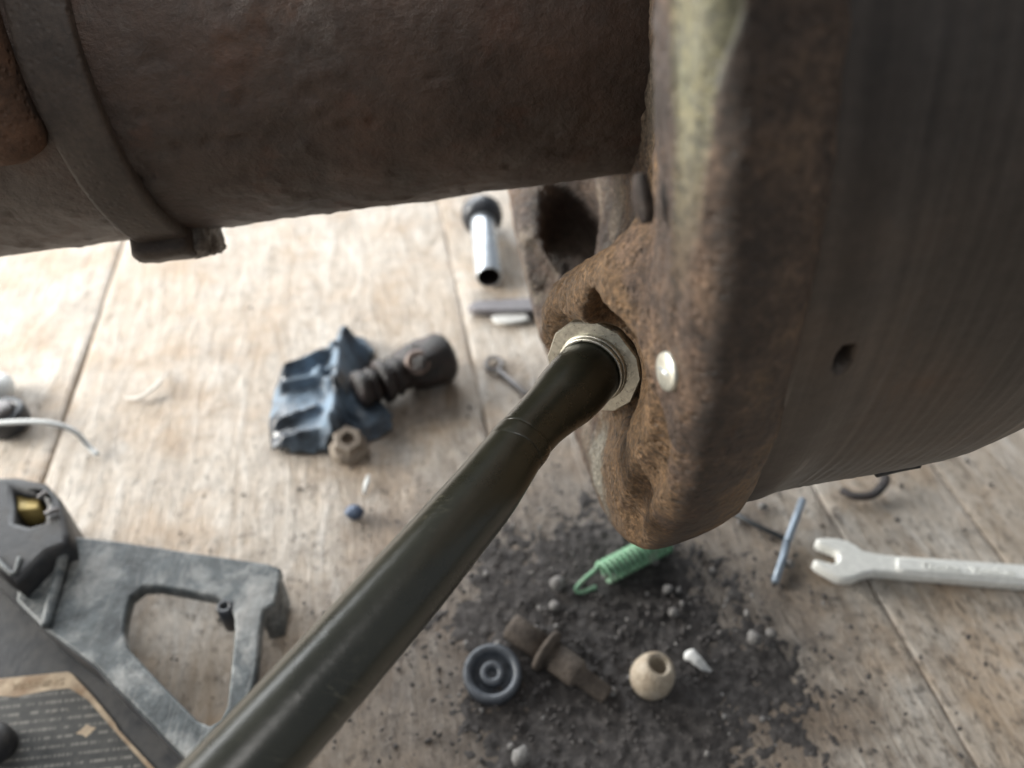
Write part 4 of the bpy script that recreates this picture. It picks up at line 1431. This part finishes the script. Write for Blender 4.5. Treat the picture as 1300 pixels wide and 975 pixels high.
on_sticker('printed_field', poly_prism([loc2(x, y) for x, y in ((-120, 898), (0, 884), (20, 885), (26, 884), (60, 877), (88, 874), (97, 879), (104, 884), (112, 889), (140, 922), (196, 985), (250, 1050), (-120, 1090))], 0.00018, 0.00026, bevel=0.00002, segs=1), MAT['label'])
wt = text_mesh('WARNING', 0.0040, 0.00003)
tw = max(v.co.x for v in wt.vertices)
(xa, ya), (xb, yb) = loc2(14, 877), loc2(80, 870)
k_ = math.hypot(xb - xa, yb - ya) / tw
an = math.atan2(yb - ya, xb - xa)
wt.transform(Matrix.Translation((xa, ya, 0.00027)) @ Matrix.Rotation(an, 4, 'Z') @ Matrix.Diagonal((k_, k_, 1, 1)))
on_sticker('warning_word', wt, MAT['sticker_ink'])
star = []
cx_, cy_ = loc2(110, 928)
for k in range(8):
    r_ = (0.0030, 0.0016, 0.0022, 0.0017, 0.0033, 0.0015, 0.0024, 0.0019)[k]
    star.append((cx_ + r_ * math.cos(k * math.pi / 4 + 0.2), cy_ + r_ * math.sin(k * math.pi / 4 + 0.2)))
on_sticker('worn_patch', poly_prism(star, 0.00024, 0.00031, bevel=0.00002, segs=1), MAT['sticker_tan'])
kc = at(0, 950, 0.0100)
link('knob', lathe([(0.0056, 0.0), (0.0060, 0.002), (0.0058, 0.007), (0.0046, 0.009), (0.0010, 0.0095)], 36, kc, (0, 0, 1)), MAT['plastic_clean'], br)

# ------------------------------------------------------------------ dirt heap and crumbs
def heap():
    res = 0.0011
    xs = np.arange(-0.075, 0.125, res)
    ys = np.arange(0.080, 0.235, res)
    Xg, Yg = np.meshgrid(xs, ys, indexing='ij')
    P = np.stack([Xg.ravel(), Yg.ravel(), np.zeros(Xg.size)], 1)
    RM = np.array(Matrix.Rotation(0.62, 3, Vector((0.3, 0.5, 1.0)).normalized()))
    e = np.hypot((P[:, 0] - 0.034) * 18, (P[:, 1] - 0.145) * 14) + 0.55 * fnoise(P @ RM, 55, 4, 91, 0.65) + 0.5 * fnoise(P @ RM @ RM, 150, 4, 93, 0.7)
    Z = -0.0006 + 0.0012 * np.clip(1.0 - e, 0, 1) - 0.0022 * np.clip(e - 0.85, 0, 5) + 0.0014 * fnoise(P @ RM, 330, 4, 92, 0.65) + 0.0006 * np.abs(fnoise(P, 700, 2, 95))
    V = np.stack([P[:, 0], P[:, 1], Z], 1)
    idx = np.arange(Xg.size).reshape(Xg.shape)
    Q = np.stack([idx[:-1, :-1], idx[1:, :-1], idx[1:, 1:], idx[:-1, 1:]], -1).reshape(-1, 4)
    Q = Q[(Z[Q] > -0.0014).any(1)]
    used = np.unique(Q)
    rm = np.full(len(V), -1)
    rm[used] = np.arange(len(used))
    return mesh_np(V[used], rm[Q])
o = link('oily_dirt', heap(), MAT['dirt'])
tag(o, kind='stuff')

bm = bmesh.new()
bmesh.ops.create_icosphere(bm, subdivisions=1, radius=1.0)
ico = np.array([v.co[:] for v in bm.verts])
icf = np.array([[v.index for v in f.verts] for f in bm.faces])
bm.free()
def crumbs(n, sampler, smin_, smax_, seed):
    r = np.random.RandomState(seed)
    VV, FF = [], []
    for i in range(n):
        x, y, zo = sampler(r)
        s = smin_ * (smax_ / smin_) ** (r.rand() ** 3.2)
        sc3 = s * (0.65 + 0.7 * r.rand(3))
        d = ico * (1 + 0.28 * (r.rand(len(ico), 1) - 0.5) * 2)
        th = r.rand() * 6.28
        c_, s2 = math.cos(th), math.sin(th)
        p = d * sc3
        p = np.stack([p[:, 0] * c_ - p[:, 1] * s2, p[:, 0] * s2 + p[:, 1] * c_, p[:, 2] * 0.8], 1)
        VV.append(p + [x, y, zo + sc3[2] * 0.5])
        FF.append(icf + i * len(ico))
    return mesh_np(np.concatenate(VV), np.concatenate(FF))
def s_heap(r):
    while True:
        x, y = 0.030 + 0.075 * r.randn(), 0.152 + 0.05 * r.randn()
        e = math.hypot((x - 0.032) * 13, (y - 0.150) * 11)
        if e < 0.75 + 0.55 * r.randn():
            return x, y, 0.0004 + 0.0009 * max(0, 1 - e)
def s_wide(r):
    while True:
        x, y = -0.25 + 0.55 * r.rand(), 0.09 + 0.40 * r.rand()
        k = math.exp(-((x - 0.06) / 0.16) ** 2 - ((y - 0.14) / 0.11) ** 2)
        if r.rand() < 0.03 + k:
            return x, y, -0.0002
o = link('dirt_crumbs', crumbs(5600, s_heap, 0.00018, 0.0012, 3), MAT['dirt'])
tag(o, kind='stuff')
o = link('grey_grit', crumbs(320, s_heap, 0.0003, 0.0015, 5), MAT['clod'])
tag(o, kind='stuff')
o = link('floor_grit', crumbs(1000, s_wide, 0.00022, 0.0011, 4), MAT['dirt'])
tag(o, kind='stuff')

# larger clods one can pick out
CL = [(957, 812, 0.0032, 'grey crumb of dirt, larger of a pair on the boards right of the cone', 'clod'),
      (980, 805, 0.0022, 'grey crumb of dirt, smaller of a pair on the boards right of the cone', 'clod'),
      (968, 643, 0.0021, 'small grey blue lump close under the flange edge near the dark pin', 'clod'),
      (1002, 716, 0.0021, 'small pale lump just right of the lower blue grey pin', 'clod'),
      (830, 712, 0.0022, 'pale grey lump right beside the green spring below the flange', 'clod'),
      (848, 748, 0.0022, 'pale grey lump on the dirt lower right of the green spring', 'clod'),
      (855, 778, 0.0021, 'pale grey lump on the dirt above the paper scrap', 'clod'),
      (704, 770, 0.0024, 'grey lump on the dirt just above the collar of the bolt', 'clod'),
      (708, 742, 0.0034, 'dark grey lump on the dirt left of the spring hook', 'clod'),
      (661, 962, 0.0033, 'grey block shaped lump at the bottom edge below the bolt', 'clod'),
      (632, 817, 0.0016, 'small grey lump touching the top of the ring seal', 'clod'),
      (776, 878, 0.0019, 'small grey lump at the thin end of the caked bolt', 'clod')]
for i, (px, py, s, lb, ct) in enumerate(CL):
    p = at(px, py, 0.002)
    o = link('dirt_clod', blob((p.x, p.y, s * 0.7 + 0.0006), (s, s * 0.9, s * 0.8), i + 11, 2, 0.35), MAT['clod'])
    tag(o, lb, ct, 'loose lumps of dirt')
